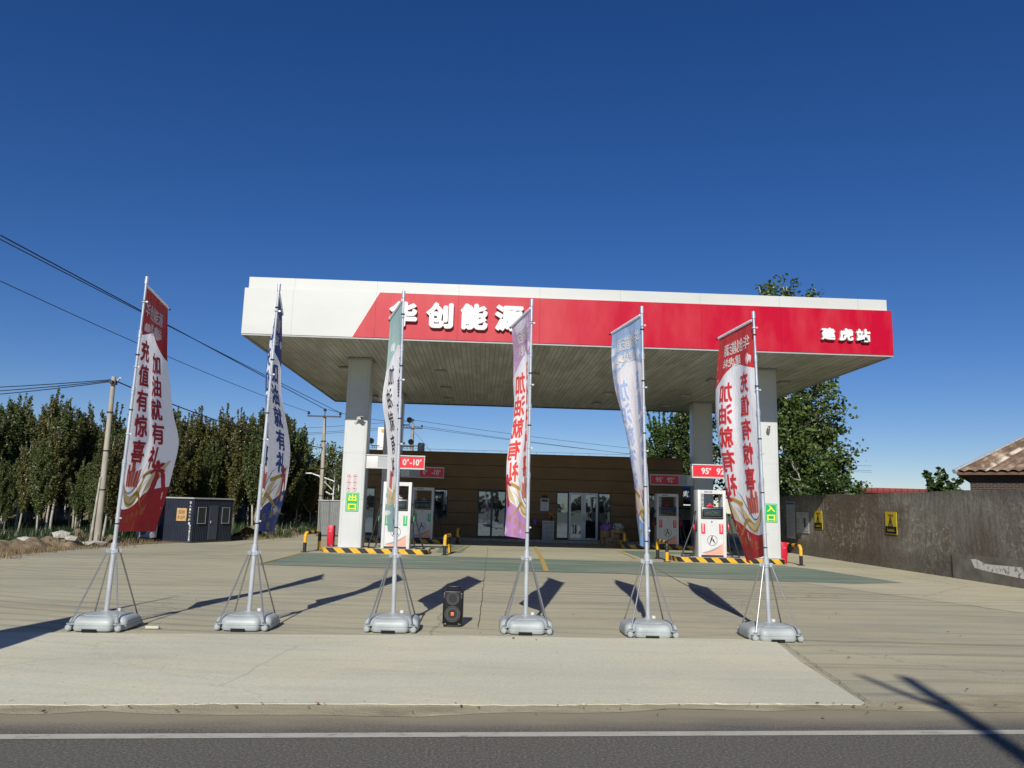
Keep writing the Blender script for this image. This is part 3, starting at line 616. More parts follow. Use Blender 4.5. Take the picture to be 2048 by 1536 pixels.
def column(x0, x1, y0, y1):
    mb = MB(); rr = .055; pl = []
    for cx_, cy_, a0 in ((x1-rr, y0+rr, -90), (x1-rr, y1-rr, 0), (x0+rr, y1-rr, 90), (x0+rr, y0+rr, 180)):
        for q in range(5): a = R(a0+q*22.5); pl.append((cx_+rr*math.cos(a), cy_+rr*math.sin(a)))
    zs = [.16, 1.7, 3.2, 4.75, CZ-.04]
    for a, b in zip(zs[:-1], zs[1:]):
        n_ = len(pl); mb.add([(x, y, a+.003) for x, y in pl]+[(x, y, b-.003) for x, y in pl], [(i, (i+1) % n_, n_+(i+1) % n_, n_+i) for i in range(n_)], m_white, True)
    for z_ in zs[1:-1]:
        mb.add([(x+(.004 if x < (x0+x1)/2 else -.004), y+(.004 if y < (y0+y1)/2 else -.004), z_-.01) for x, y in pl]+[(x+(.004 if x < (x0+x1)/2 else -.004), y+(.004 if y < (y0+y1)/2 else -.004), z_+.01) for x, y in pl], [(i, (i+1) % len(pl), len(pl)+(i+1) % len(pl), len(pl)+i) for i in range(len(pl))], m_grey)
    for s_ in (x0+.09, x1-.09): mb.box((s_, y0-.001, 3.3), (.006, .004, 6.1), m_grey)
    mb.box(((x0+x1)/2, (y0+y1)/2, CZ-.05), (x1-x0+.05, y1-y0+.05, .07), m_grey)
    W2(mb.build('column', t))
column(-4.56, -3.80, 25.45, 26.2); column(9.02, 9.78, 25.0, 25.75); column(-4.28, -3.50, 33.4, 34.15); column(9.30, 10.14, 33.4, 34.15)
m_let = pmat('white_acrylic', (.66, .66, .64), .3); m_letside = pmat('letter_return', (.62, .60, .55), .4)
LT = [('华', -2.88, -2.04, 6.74, 7.52), ('创', -1.79, -.97, 6.73, 7.52), ('能', -.77, .05, 6.72, 7.52), ('源', .24, 1.12, 6.71, 7.52), ('建', 10.06, 10.53, 6.77, 7.18), ('虎', 10.61, 11.08, 6.76, 7.18), ('站', 11.13, 11.60, 6.74, 7.18)]
for ch, x0, x1, z0, z1 in LT:
    mb = MB(); text_on(mb, ch, x0+.03, x1-.03, z0+.03, z1-.03, CY0-.03, m_let, .058 if x0 < 5 else .055, .10); W2(mb.build('letter', t))

# ------------------------------------------------------------------ pump islands, bollards, cabinets
def island(x0, x1, y0, y1, lab):
    t = thing('pump_island', lab, 'kerb island', ((x0+x1)/2, (y0+y1)/2, 0), 0, 'raised pump islands')
    hw, hd = (x1-x0)/2, (y1-y0)/2; r_ = .28; pl = []
    for cx_, cy_, a0 in ((hw-r_, -hd+r_, -90), (hw-r_, hd-r_, 0), (-hw+r_, hd-r_, 90), (-hw+r_, -hd+r_, 180)):
        for q in range(7): a = R(a0+q*15); pl.append((cx_+r_*math.cos(a), cy_+r_*math.sin(a)))
    mb = MB(); mb.prism(pl, -.01, .155, m_island); mb.build('kerb', t)
    # hazard stripes painted round the kerb face
    k = NB('hazard_%d' % len(MATS)); 
    mb = MB(); per = 0.; h_ = .15; w_ = .24
    pts = pl+[pl[0]]; seg = []; 
    for a, b in zip(pts[:-1], pts[1:]):
        L = math.dist(a, b); seg.append((a, b, per, per+L)); per += L
    def atp(s_):
        s_ = s_ % per
        for a, b, s0, s1 in seg:
            if s0 <= s_ <= s1: f = (s_-s0)/(s1-s0) if s1 > s0 else 0; n_ = Vector((b[1]-a[1], -(b[0]-a[0]))).normalized()*.004; return (a[0]+(b[0]-a[0])*f+n_.x, a[1]+(b[1]-a[1])*f+n_.y)
        return pl[0]
    n_ = int(per/w_/2)*2; w_ = per/n_; sub = 6
    for i in range(n_):
        mt = m_yellow if i % 2 else m_blackp
        for q in range(sub):
            s0 = w_*(i+q/sub); s1 = w_*(i+(q+1)/sub); slant = .16
            a = atp(s0+slant); b = atp(s1+slant); c_ = atp(s1); d = atp(s0)
            # lean the stripe backwards: bottom ahead of the top
            zt = []
            for r0_ in range(3):
                f0, f1 = r0_/3, (r0_+1)/3
                A = atp(s0+slant*(1-f0)); B = atp(s1+slant*(1-f0)); C_ = atp(s1+slant*(1-f1)); D = atp(s0+slant*(1-f1))
                mb.face([(*A, .002+h_*f0), (*B, .002+h_*f0), (*C_, .002+h_*f1), (*D, .002+h_*f1)], mt)
    mb.build('hazard_stripe', t); return t
island(-5.05, -1.62, 25.3, 26.65, 'front left pump island with bright sunlit yellow and black kerb')
island(6.33, 9.86, 24.75, 26.1, 'front right pump island with yellow and black kerb and red-stickered pump')
island(-5.05, -1.45, 32.6, 34.0, 'shaded rear left pump island behind the green-stickered pump')
island(5.9, 10.6, 32.2, 33.6, 'shaded rear right pump island behind the front right pump')

def hoop(x0, y0, x1, y1, lab, flip=False, hgt=.60):
    """inverted-U crash bar; leg colours alternate"""
    t = thing('crash_bar', lab, 'bollard', (x0, y0, 0), 0, 'yellow and black hoop bollards at the island ends')
    a = Vector((0, 0, 0)); b = Vector((x1-x0, y1-y0, 0)); r_ = .055; z = hgt
    A, B = (m_yellow, m_blackp) if not flip else (m_blackp, m_yellow)
    d = (b-a).normalized(); L = (b-a).length; c_ = .13
    def leg(p, s_, ma, mb_):
        mb = MB(); mb.tube([p+Vector((0, 0, 0)), p+Vector((0, 0, z*.5))], r_, ma, 14); mb.tube([p+Vector((0, 0, z*.5)), p+Vector((0, 0, z-c_))]+[p+d*s_*c_*(1-math.cos(q))+Vector((0, 0, z-c_+c_*math.sin(q))) for q in (.4, .8, 1.2, PI/2)], r_, mb_, 14)
        mb.box(p+Vector((0, 0, .006)), (.2, .2, .012), m_blackp); mb.build('leg', t)
    leg(a, 1, B, A); leg(b, -1, A, B)
    mb = MB(); n_ = 4
    for i in range(n_):
        p0 = a+d*(c_+(L-2*c_)*i/n_)+Vector((0, 0, z)); p1 = a+d*(c_+(L-2*c_)*(i+1)/n_)+Vector((0, 0, z)); mb.tube([p0, p1], r_*.999, A if i % 2 else B, 14)
    mb.build('top_rail', t)
hoop(-5.55, 25.25, -5.32, 26.35, 'hoop bollard at the left end of the front left island')
hoop(-1.10, 25.3, -.98, 26.45, 'hoop bollard at the right end of the front left island')
hoop(-.90, 32.7, -.88, 33.8, 'dull orange hoop bollard in shade at the right end of the rear left island')
hoop(5.98, 24.75, 5.99, 26.1, 'hoop bollard at the left end of the front right island', True)
hoop(6.05, 32.4, 6.10, 33.5, 'dull hoop bollard in shade beside the cardboard boxes')
hoop(10.16, 24.4, 10.2, 25.7, 'hoop bollard at the right end of the front right island')

def redcab(x, y, z, lab, rz=0):
    t = thing('fire_cabinet', lab, 'fire cabinet', (x, y, z), rz, 'red fire extinguisher cabinets')
    mb = MB(); mb.box((0, 0, .37), (.20, .34, .62), m_red, .01)
    for sx in (-1, 1):
        for sy in (-1, 1): mb.box((sx*.08, sy*.13, .03), (.04, .04, .06), m_red)
    mb.build('cabinet', t); mb = MB(); mb.box((0, -.175, .36), (.16, .008, .56), m_red, .003); mb.build('door', t); mb = MB(); mb.box((0, -.183, .50), (.07, .012, .012), m_galv); mb.build('handle', t)
redcab(-4.86, 25.9, .155, 'red fire cabinet beside the left foot of the front left column'); redcab(9.69+.23, 25.3, .0, 'red fire cabinet at the right foot of the front right column')
redcab(-3.32, 33.2, .155, 'dark red fire cabinet in shade behind the front left pump')

# ------------------------------------------------------------------ fuel dispensers
def dispenser(loc, lab, green):
    t = thing('fuel_dispenser', lab, 'fuel pump', loc, 0, 'white fuel dispensers'); w, D = .92, .50; acc = m_greensign if green else m_redsign
    mb = MB()
    for s_ in (-1, 1): mb.box((s_*(w/2-.05), D/2, 1.07), (.10, D, 2.14), m_whitep, .012)
    mb.box((0, D/2, 2.08), (w-.2, D, .12), m_whitep); mb.build('frame', t)
    mb = MB(); mb.box((0, D/2, .655), (w-.2, D-.05, 1.17), m_whitep); mb.box((0, D/2, .04), (w-.2, D-.1, .06), m_dgrey); mb.build('lower_housing', t)
    mb = MB()     # printed swoosh on the door
    y = .022; sw = [(-.34+.68*i/20, .13+.30*(i/20)**2.4) for i in range(21)]
    mb.face([(x, y, z) for x, z in sw]+[(.355, y, .08), (-.20, y, .08)][:2], m_orange)
    lo_ = [(x, z+.0) for x, z in sw]; hi_ = [(x, z+.05*math.sin(PI*i/20)+.008) for i, (x, z) in enumerate(sw)]
    for i in range(20): mb.face([(lo_[i][0], y-.003, lo_[i][1]), (lo_[i+1][0], y-.003, lo_[i+1][1]), (hi_[i+1][0], y-.003, hi_[i+1][1]), (hi_[i][0], y-.003, hi_[i][1])], m_whitep if i % 2 == 3 else pmat('print_grey', (.25, .25, .26), .4))
    mb.build('door_print', t)
    mb = MB(); c_ = (0, .024, .53); mb.ring(c_, .165, .011, m_black, .004, 40)
    mb.face([(-.02, .019, .66), (.02, .019, .67), (.0, .019, .58), (-.075, .019, .42), (-.10, .019, .41)], m_black); mb.face([(.02, .018, .60), (.035, .018, .58), (.115, .018, .415), (.03, .018, .50), (.005, .018, .53)], m_black)
    text_on(mb, '千 年 泰', -.07, .07, .335, .355, .02, m_grey, .01) if False else None
    mb.build('emblem', t)
    mb = MB(); mb.box((0, .0, 1.41), (w-.19, .04, .37), m_black, .012); mb.box((0, -.022, 1.41), (w-.24, .012, .31), m_chrome, .03); mb.box((0, -.030, 1.41), (w-.27, .012, .275), m_black, .03)
    mb.box((.0, -.038, 1.41), (w-.36, .006, .20), m_screen, .005)
    for i in range(3): mb.box((.0, -.042, 1.46-.05*i), (.06, .003, .034), m_lcd)
    for i in range(8): mb.box((-.19+.05*i, -.042, 1.40+.012*(i % 3)), (.035, .003, .05), m_lcd)
    mb.build('display', t)
    mb = MB(); mb.disc((-.01, .012, 1.13), .028, m_grey, 'y', 16, .02); mb.disc((-.01, .002, 1.13), .014, m_black, 'y', 12, .012); mb.disc((0, .016, 1.0), .012, m_grey, 'y', 12, .01); mb.build('lock', t)
    for s_ in (-1, 1):
        mb = MB(); mb.box((s_*.30, -.002 if False else .018, .90), (.14, .008, .32), acc); 
        for i in range(6): mb.box((s_*.30, .011, 1.0-.038*i), (.045, .004, .024), m_whitep)
        mb.box((s_*.30, .011, 1.035), (.07, .004, .02), m_whitep); mb.build('sticker', t)
    mb = MB()
    mb.box((-.31, .02, 1.82), (.09, .012, .44), m_grey)
    for i in range(3): mb.disc((-.31, .010, 1.96-.14*i), .036, m_black, 'y', 16, .006); mb.disc((-.31, .005, 1.96-.14*i), .026, m_whitep, 'y', 16, .006); mb.box((-.31, .0005, 1.96-.14*i), (.02, .004, .03), m_black)
    mb.build('notice_strip', t)
    mb = MB(); text_on(mb, 'MAXZ', -.24, .02, 2.055, 2.105, -.003, m_dgrey if True else m_black, .02); mb.build('header_lettering', t)
    mb = MB(); mb.box((.02, .3, 1.63), (.24, .1, .05), acc if not green else m_grey, .01); mb.box((.02, .3, 1.68), (.10, .08, .05), acc if not green else m_grey, .01); mb.build('flow_indicator', t)
    nz = m_green if green else m_red
    for s_ in (-1, 1):
        # holster, nozzle and hanging hose on each flank
        mb = MB(); mb.box((s_*(w/2+.035), D/2, .98), (.07, .26, .34), m_rubber, .01); mb.build('holster', t)
        mb = MB(); x = s_*(w/2+.11); mb.tube([(x, .10, .86), (x, .12, .98), (x, .16, 1.06)], [.022, .035, .03], nz, 10); mb.tube([(x, .16, 1.06), (x, .22, 1.10)], .015, m_chrome, 8)
        mb.tube([(x, .08, .80), (x, .02, .88), (x, .06, .99)], .011, nz, 6); mb.build('nozzle', t)
        r2 = random.Random(int(loc[0]*10)+s_); sw_ = r2.uniform(.35, .55) if s_ < 0 else r2.uniform(.30, .48)
        pts = []
        ctrl = [(s_*(w/2+.02), .2, 1.45), (s_*(w/2+.10), .12, 1.30), (s_*(w/2+.16), .06, 1.0), (s_*(w/2+sw_*.75), .0, .45), (s_*(w/2+sw_), -.03, .12), (s_*(w/2+sw_*1.05), -.02, .022), (s_*(w/2+sw_*.6), .05, .02), (s_*(w/2+.16), .08, .12), (s_*(w/2+.10), .09, .5), (s_*(w/2+.11), .10, .84)]
        for i in range(len(ctrl)-1):
            p0 = Vector(ctrl[max(i-1, 0)]); p1 = Vector(ctrl[i]); p2 = Vector(ctrl[i+1]); p3 = Vector(ctrl[min(i+2, len(ctrl)-1)])
            for q in range(6):
                u = q/6; pts.append(.5*((2*p1)+(p2-p0)*u+(2*p0-5*p1+4*p2-p3)*u*u+(3*p1-p0-3*p2+p3)*u**3))
        mb = MB(); mb.tube(pts, .025, m_rubber, 8); mb.build('hose', t)
    return t
dispenser((-2.72, 25.5, .155), 'sunlit white fuel pump with green stickers, half hidden by the third banner pole', True)
dispenser((7.52, 24.98, .155), 'sunlit white fuel pump with red stickers beside the front right column', False)
dispenser((-2.42, 32.75, .155), 'shaded white fuel pump with green stickers on the rear left island', True)
dispenser((7.86, 32.35, .155), 'shaded white fuel pump with red stickers on the rear right island', False)

# ------------------------------------------------------------------ fuel grade signs on the columns
def grade(x0, x1, xr0, xr1, y, z0, z1, words, lab, greyx=None):
    t = thing('grade_sign', lab, 'fuel grade sign', ((x0+x1)/2, y, z0), 0, 'red fuel grade signs on the columns')
    ox = -(x0+x1)/2; h_ = z1-z0
    mb = MB(); mb.box(((x0+x1)/2+ox, .12, h_/2), (x1-x0, .24, h_), m_whitep, .006); mb.build('sign_box', t)
    mb = MB(); mb.box(((x0+x1)/2+ox, .11, h_+.02), (x1-x0+.02, .28, .03), m_whitep); mb.box(((x0+x1)/2+ox, .11, -.02), (x1-x0+.02, .28, .03), m_whitep); mb.build('edge_trim', t)
    mb = MB(); mb.box(((xr0+xr1)/2+ox, -.006, h_/2), (xr1-xr0, .012, h_-.03), m_redsign); mb.build('face_panel', t)
    if greyx:
        mb = MB(); mb.box(((greyx[0]+greyx[1])/2+ox, -.004, h_/2), (greyx[1]-greyx[0], .008, h_-.03), m_grey); mb.build('grey_panel', t)
    mb = MB()
    for s_, a, b in words: 
        text_on(mb, s_, a+ox, b+ox, h_*.24, h_*.78, -.016, m_whitep, .035)
        text_on(mb, '#', b+ox+.01, b+ox+.08, h_*.58, h_*.80, -.016, m_whitep, .03)
    mb.build('lettering', t)
grade(-3.80, -1.88, -2.75, -1.90, 25.55, 2.76, 3.14, [('0', -2.95+.35, -2.48), ('-10', -2.36, -1.98-.10+.02)], 'white and red sign reading 0# -10# on the front left column', (-3.42, -2.77))
grade(-3.64, -1.62, -2.65, -1.64, 33.5, 2.76, 3.16, [('0', -2.52, -2.40), ('-10', -2.14, -1.84)], 'shaded red sign reading 0# -10# on the rear left column', (-3.1, -2.67))
grade(6.92, 9.02, 6.94, 8.95, 25.1, 2.72, 3.10, [('95', 7.22, 7.46), ('92', 7.72, 7.98)], 'bright red sign reading 95# 92# on the front right column')
grade(7.38, 9.30, 7.40, 8.62, 33.5, 2.72, 3.12, [('95', 7.62, 7.86), ('92', 8.12, 8.36)], 'shaded red sign reading 95# 92# on the rear right column', (8.64, 9.0))

# ------------------------------------------------------------------ small signs and cameras on the columns
def plate(x, y, z, w, h_, m, name, lab, cat, fn, group=None, th=.008, border=None):
    t = thing(name, lab, cat, (x, y, z), 0, group); mb = MB(); mb.box((0, 0, 0), (w, th, h_), m); mb.build('plate', t); mb = MB(); fn(mb, -th/2-.003); mb.build('lettering', t)
    if border:
        mb = MB()
        for sz in (-1, 1): mb.box((0, -th/2-.002, sz*(h_/2-.03)), (w-.05, .003, .012), border)
        for sx in (-1, 1): mb.box((sx*(w/2-.03), -th/2-.002, 0), (.012, .003, h_-.075), border)
        mb.build('border', t)
    return t
plate(-4.16, 25.44, 1.61, .42, .60, m_greensign, 'exit_sign', 'green sign with yellow characters 出口 on the front left column', 'sign', lambda mb, y: (text_on(mb, '出', -.13, .13, .04, .24, y, m_yellowtxt, .04), text_on(mb, '口', -.13, .13, -.24, -.06, y, m_yellowtxt, .04)), 'green column signs', border=m_whitep)
plate(9.46, 24.99, 1.61, .42, .60, m_greensign, 'entrance_sign', 'green sign with yellow characters 入口 behind the rightmost banner', 'sign', lambda mb, y: (text_on(mb, '入', -.13, .13, .04, .24, y, m_yellowtxt, .04), text_on(mb, '口', -.13, .13, -.24, -.06, y, m_yellowtxt, .04)), 'green column signs', border=m_whitep)
ICN = ['top left', 'top right', 'middle left', 'middle right', 'bottom left', 'bottom right']
m_ring = pmat('prohibition_red', (.70, .12, .13), .5); m_pic = pmat('pictogram_black', (.05, .05, .05), .5)
for i in range(6):
    x = -4.31+.20*(i % 2); z = 2.44-.20*(i//2); t = thing('prohibition_sticker', 'round red prohibition sticker, %s of six above the green exit sign' % ICN[i], 'sticker', (x, 25.446, z), 0, 'prohibition stickers on the column')
    mb = MB(); mb.ring((0, 0, 0), .068, .008, m_ring, .003, 28)
    mb.box((0, -.001, 0), (.11, .002, .008), m_ring); mb.build('ring', t)
    mb = MB(); mb.box((.0, -.003, .012), (.05, .002, .016), m_pic, 0); mb.box((.012*(-1)**i, -.003, -.012), (.018, .002, .03), m_pic); mb.box((0, -.001, -.095), (.085, .002, .010), m_ring); mb.build('pictogram', t)
def cctv(x, y, z, rz, lab, s_=1.):
    t = thing('security_camera', lab, 'camera', (x, y, z), rz, 'security cameras'); mb = MB(); mb.disc((0, -.02, 0), .05, m_whitep, 'y', 14, .04); mb.tube([(0, -.03, 0), (0, -.10, .02), (.02, -.13, .06)], .018, m_whitep, 8); mb.build('bracket', t)
    mb = MB(); mb.box((.02, -.20, .10), (.09, .24, .085), m_whitep, .015); mb.box((.02, -.21, .147), (.11, .28, .012), m_whitep); mb.build('housing', t); mb = MB(); mb.disc((.02, -.322, .10), .026, m_black, 'y', 18, .02); mb.build('lens', t)
    t.scale = (s_,)*3; return t
cctv(-4.20, 25.45, 4.22, R(35), 'white security camera high on the front left column', 1.1); cctv(9.46, 25.0, 4.28, R(-20), 'white security camera high on the front right column')
def flood(x, y, z, arm, lab):
    t = thing('floodlight', lab, 'floodlight', (x, y, z), 0, 'floodlights on brackets'); mb = MB(); mb.tube([(0, 0, 0), (arm, -.1, .0)], .02, m_grey, 8); mb.tube([(arm, -.1, 0), (arm, -.1, .14)], .016, m_grey, 6)
    for i in range(3): mb.tube([(arm*(.4+.25*i), -.1*(.4+.25*i), 0), (arm*(.4+.25*i)+.05, -.05, -.12)], .01, m_dgrey, 5)
    mb.build('arm', t); mb = MB(); mb.disc((arm, -.2, .20), .12, m_grey, 'y', 18, .18, .13); mb.disc((arm, -.30, .20), .10, m_dgrey, 'y', 18, .02); mb.build('lamp_head', t)
flood(-3.64, 33.6, 5.0, .45, 'round floodlight on a short arm right of the front left column'); flood(-3.64, 33.6, 4.05, .55, 'lower floodlight beside the third banner, above the building roof')
flood(-4.46, 33.6, 4.05, -.35, 'lower left floodlight above the roof behind the front left column')

# ------------------------------------------------------------------ station building
BX0, BX1, BY, BH = -6.25, 9.80, 37.2, 4.08
t = thing('station_building', 'low flat-roofed brown clad station shop with glass doors under the canopy', 'building', (1.4, BY, 0))
def WB(o): o.matrix_parent_inverse = Matrix.Translation((-1.4, -BY, 0)); return o
ops = [(-5.95, -5.00, .15, 2.36), (-2.22, -1.56, .95, 2.36), (-.14, 1.80, .12, 2.36), (3.66, 6.28, .08, 2.36), (8.05, 8.75, .95, 2.36)]
mb = MB(); zs = [0, .12, .68, 1.24, 1.80, 2.36, 2.94, 3.52, BH]
for a, b in zip(zs[:-1], zs[1:]):
    xs = [BX0, BX1]; cuts = sorted((o[0], o[1]) for o in ops if o[2] < b-.01 and o[3] > a+.01); x = BX0
    for c0, c1 in cuts+[(BX1, BX1)]:
        if c0 > x: mb.box(((x+c0)/2, BY+.15, (a+b)/2), (c0-x, .3, b-a-.016), m_clad, .004, seg=1)
        x = max(x, c1)
for x0, x1, z0, z1 in ops:       # infill above/below small windows
    for a, b in zip(zs[:-1], zs[1:]):
        if a < z0 < b-.01 and z0-a > .03: mb.box(((x0+x1)/2, BY+.15, (a+z0)/2), (x1-x0, .3, z0-a-.02), m_clad)
mb.box(((BX0+BX1)/2, BY+.20, BH/2), (.001, .001, .001), m_dgrey)
WB(mb.build('wall', t))
mb = MB(); mb.box(((BX0+BX1)/2, BY+.36, BH/2), (BX1-BX0-.02, .1, BH-.02), m_dgrey); mb.box((BX0+.15, BY+3.4, BH/2), (.3, 6., BH-.01), m_clad); mb.box((BX1-.15, BY+3.4, BH/2), (.3, 6., BH-.01), m_clad); mb.box(((BX0+BX1)/2, BY+6.55, BH/2), (BX1-BX0, .3, BH-.01), m_clad); WB(mb.build('inner_wall', t))
mb = MB(); mb.box(((BX0+BX1)/2, BY+3.3, BH-.2), (BX1-BX0-.7, 6., .12), m_dgrey); mb.box(((BX0+BX1)/2, BY+.14, BH+.02), (BX1-BX0+.06, .40, .05), m_clad); WB(mb.build('roof', t))
mb = MB()
for i in range(20): mb.tube([(BX0+.3+.86*i, BY+.15, BH+.04), (BX0+.3+.86*i, BY+.15, BH+.17)], .008, m_galv, 5)
mb.tube([(BX0+.2, BY+.15, BH+.165), (BX1-.2, BY+.15, BH+.165)], .007, m_galv, 5); WB(mb.build('lightning_wire', t))
mb = MB(); mb.box(((BX0+BX1)/2, BY-.62, .05), (BX1-BX0, 1.24, .12), m_island, .01, seg=1); WB(mb.build('doorstep', t))
def window(x0, x1, z0, z1, name, panes, fm, fw=.05, handle=False, yoff=.08):
    o = MB(); n_ = len(panes); 
    o.box(((x0+x1)/2, BY+yoff, z1-fw/2), (x1-x0, .08, fw), fm); o.box(((x0+x1)/2, BY+yoff, z0+fw/2), (x1-x0, .08, fw), fm)
    for x in [x0+fw/2, x1-fw/2]: o.box((x, BY+yoff, (z0+z1)/2), (fw, .08, z1-z0-2*fw), fm)
    fr = WB(o.build(name, t)) if True else None
    xs = [x0]+panes+[x1]
    for a, b in zip(xs[:-1], xs[1:]):
        g_ = MB(); g_.box(((a+b)/2, BY+yoff+.012, (z0+z1)/2), (b-a-.01, .012, z1-z0-2*fw+.02), m_glass); p = g_.build('pane', fr)
    for x in panes:
        g_ = MB(); g_.box((x, BY+yoff-.002, (z0+z1)/2), (fw*1.4, .07, z1-z0-2*fw), fm); g_.build('mullion', fr)
    if handle:
        g_ = MB()
        for s_ in (-1, 1): g_.tube([((x0+x1)/2+s_*.09, BY+yoff-.08, 1.0), ((x0+x1)/2+s_*.09, BY+yoff-.08, 1.35)], .012, m_chrome, 8)
        g_.build('handle', fr)
    return fr
window(-5.95, -5.00, .15, 2.34, 'door', [], m_dgrey, .07)
window(-2.22, -1.56, .95, 2.34, 'window', [], m_dgrey); window(8.05, 8.75, .95, 2.34, 'window', [], m_dgrey)
window(-.14, 1.80, .12, 2.34, 'window', [.55, 1.22], m_dgrey, .07)
window(3.66, 4.24, .1, 2.34, 'window', [], m_dgrey, .04); window(5.68, 6.28, .1, 2.34, 'window', [], m_dgrey, .04)
m_alu = pmat('door_aluminium', (.55, .55, .54), .4, .3)
window(4.26, 4.955, .1, 2.34, 'door', [], m_alu, .10); window(4.965, 5.66, .1, 2.34, 'door', [], m_alu, .10)
g_ = MB()
for s_ in (-1, 1): g_.tube([(4.96+s_*.05, BY-.0, 1.02), (4.96+s_*.05, BY-.0, 1.30)], .014, m_chrome, 8)
WB(g_.build('door_handle', t))
for x, nm in ((-6.1, 'downpipe'),): mb = MB(); mb.tube([(x, BY-.06, .1), (x, BY-.06, BH)], .05, m_whitep, 10); WB(mb.build(nm, t))
tk = thing('roof_tank', 'small white cylinder on the shop roof behind the third banner pole', 'tank', (-3.05, 38.6, BH-.12)); mb = MB(); mb.tube([(0, 0, 0), (0, 0, .62), (0, 0, .66)], [.18, .18, .12], m_whitep, 16); mb.tube([(0, 0, .2), (0, 0, .22)], .186, m_grey, 16); mb.build('tank_body', tk)
ps = thing('pylon_box', 'tall narrow white box with a yellow top mark above the roof', 'sign', (-6.02, 46, 0)); mb = MB(); mb.box((0, 0, 3.03), (.42, .3, 6.06), m_whitep, .01); mb.build('box_body', ps); mb = MB(); mb.box((.07, -.155, 5.85), (.18, .01, .22), m_yellow); mb.build('yellow_mark', ps)

# things by the shop front
t = thing('wall_notice', 'white printed notice fixed on the brown wall between the doors', 'notice', (3.08, BY-.012, 1.72)); mb = MB(); mb.box((0, 0, 0), (.40, .02, .58), m_whitep); mb.build('plate', t)
mb = MB()
for i in range(7): mb.box((-.04, -.012, .08-.05*i), (.26, .003, .012), m_grey)
mb.box((0, -.012, .2), (.32, .003, .12), m_dgrey); mb.build('print', t)
t = thing('name_plaque', 'small black plaque above the white notice on the brown wall', 'plaque', (3.08, BY-.012, 2.12)); mb = MB(); mb.box((0, 0, 0), (.26, .02, .09), m_black, .003); mb.build('plate', t)
t = thing('storage_rack', 'white perforated storage rack standing between the glass doors', 'rack', (3.2, 36.35, .11)); mb = MB(); mb.box((0, .15, .42), (.50, .28, .80), m_dgrey)
for i in range(9): mb.box((-.23+.0575*i, 0, .42), (.012, .012, .84), m_whitep)
mb.build('cabinet', t); mb = MB()
for i in range(15): mb.box((0, -.008, .02+.058*i), (.52, .012, .026), m_whitep)
for sx in (-1, 1): mb.box((sx*.26, .15, .42), (.02, .3, .86), m_whitep)
mb.box((0, .15, .86), (.56, .32, .02), m_whitep); mb.build('grille', t)
t = thing('side_table', 'small dark wooden table against the brown wall left of the white rack', 'table', (2.62, 36.55, .11)); mb = MB(); mb.box((0, .1, .66), (.62, .4, .04), m_wood, .005); mb.build('tabletop', t)
for sx in (-1, 1):
    for sy in (0, 1): mb = MB(); mb.box((sx*.28, -.06+.32*sy, .32), (.04, .04, .64), m_wood); mb.build('leg', t)
t = thing('gift_basket', 'small purple wrapped basket on the dark side table', 'basket', (2.60, 36.6, .79)); mb = MB(); mb.tube([(0, 0, 0), (0, 0, .16), (0, 0, .24)], [.10, .14, .12], m_purple, 12); mb.build('basket_body', t); mb = MB(); mb.tube([(-.11, 0, .2), (-.08, 0, .34), (.08, 0, .34), (.11, 0, .2)], .012, m_purple, 6); mb.build('handle', t)
t = thing('flower_bouquet', 'orange flower bunch on top of the white rack', 'flowers', (3.33, 36.45, .98)); mb = MB(); rf = random.Random(4)
mb.tube([(0, 0, 0), (0, 0, .16)], [.05, .07], m_dgrey, 10); mb.build('vase', t); mb = MB()
for i in range(26):
    p = Vector((rf.gauss(0, .07), rf.gauss(0, .05), .26+rf.gauss(0, .06))); mb.box(p, (.07, .07, .05), pmat('orange_petal', (.75, .25, .03), .6) if i % 3 else m_grass, .015, rf.uniform(0, 3))
mb.build('blooms', t)
def carton(x, y, z, w, d, h_, lab, rz=0):
    t = thing('cardboard_box', lab, 'box', (x, y, z), rz, 'cardboard boxes by the shop'); mb = MB(); mb.box((0, 0, h_/2), (w, d, h_), m_card, .008, seg=1); mb.build('carton', t)
    mb = MB(); mb.box((0, 0, h_+.002), (w, .06, .003), m_ply); mb.box((0, -d/2-.003, h_-.05), (.06, .003, .1), m_ply); mb.build('tape', t); mb = MB(); text_on(mb, '日用品', -w*.22, w*.25, h_*.40, h_*.58, -d/2-.004, m_dgrey, .02) if False else mb.box((0, -d/2-.004, h_*.5), (w*.5, .003, h_*.14), m_dgrey); mb.build('printed_band', t)
carton(5.72, 34.05, .0, .46, .4, .36, 'lower left cardboard box of the pile beside the glass doors'); carton(6.20, 33.85, .0, .50, .4, .36, 'lower right cardboard box of the pile, nearest the hoop bollard'); carton(5.98, 34.0, .362, .50, .4, .36, 'upper cardboard box with dark print, under the bags')
carton(5.52, 34.35, .0, .36, .4, .66, 'tall cardboard box at the left of the pile, under the purple bag')
def bag(x, y, z, s_, m, name, lab, cat):
    mb = MB(); rb_ = random.Random(int(x*100)); bm = bmesh.new(); bmesh.ops.create_icosphere(bm, subdivisions=3, radius=1)
    for v in bm.verts: v.co = Vector((v.co.x*s_[0], v.co.y*s_[1], max(-.5, v.co.z)*s_[2]))*(1+.16*math.sin(v.co.x*7+v.co.z*9)*math.cos(v.co.y*8))
    bm.verts.index_update(); mb.add([v.co.copy() for v in bm.verts], [[v.index for v in f.verts] for f in bm.faces], m, True); bm.free(); o = mb.build(name, loc=(x, y, z)); tag(o, lab, cat)
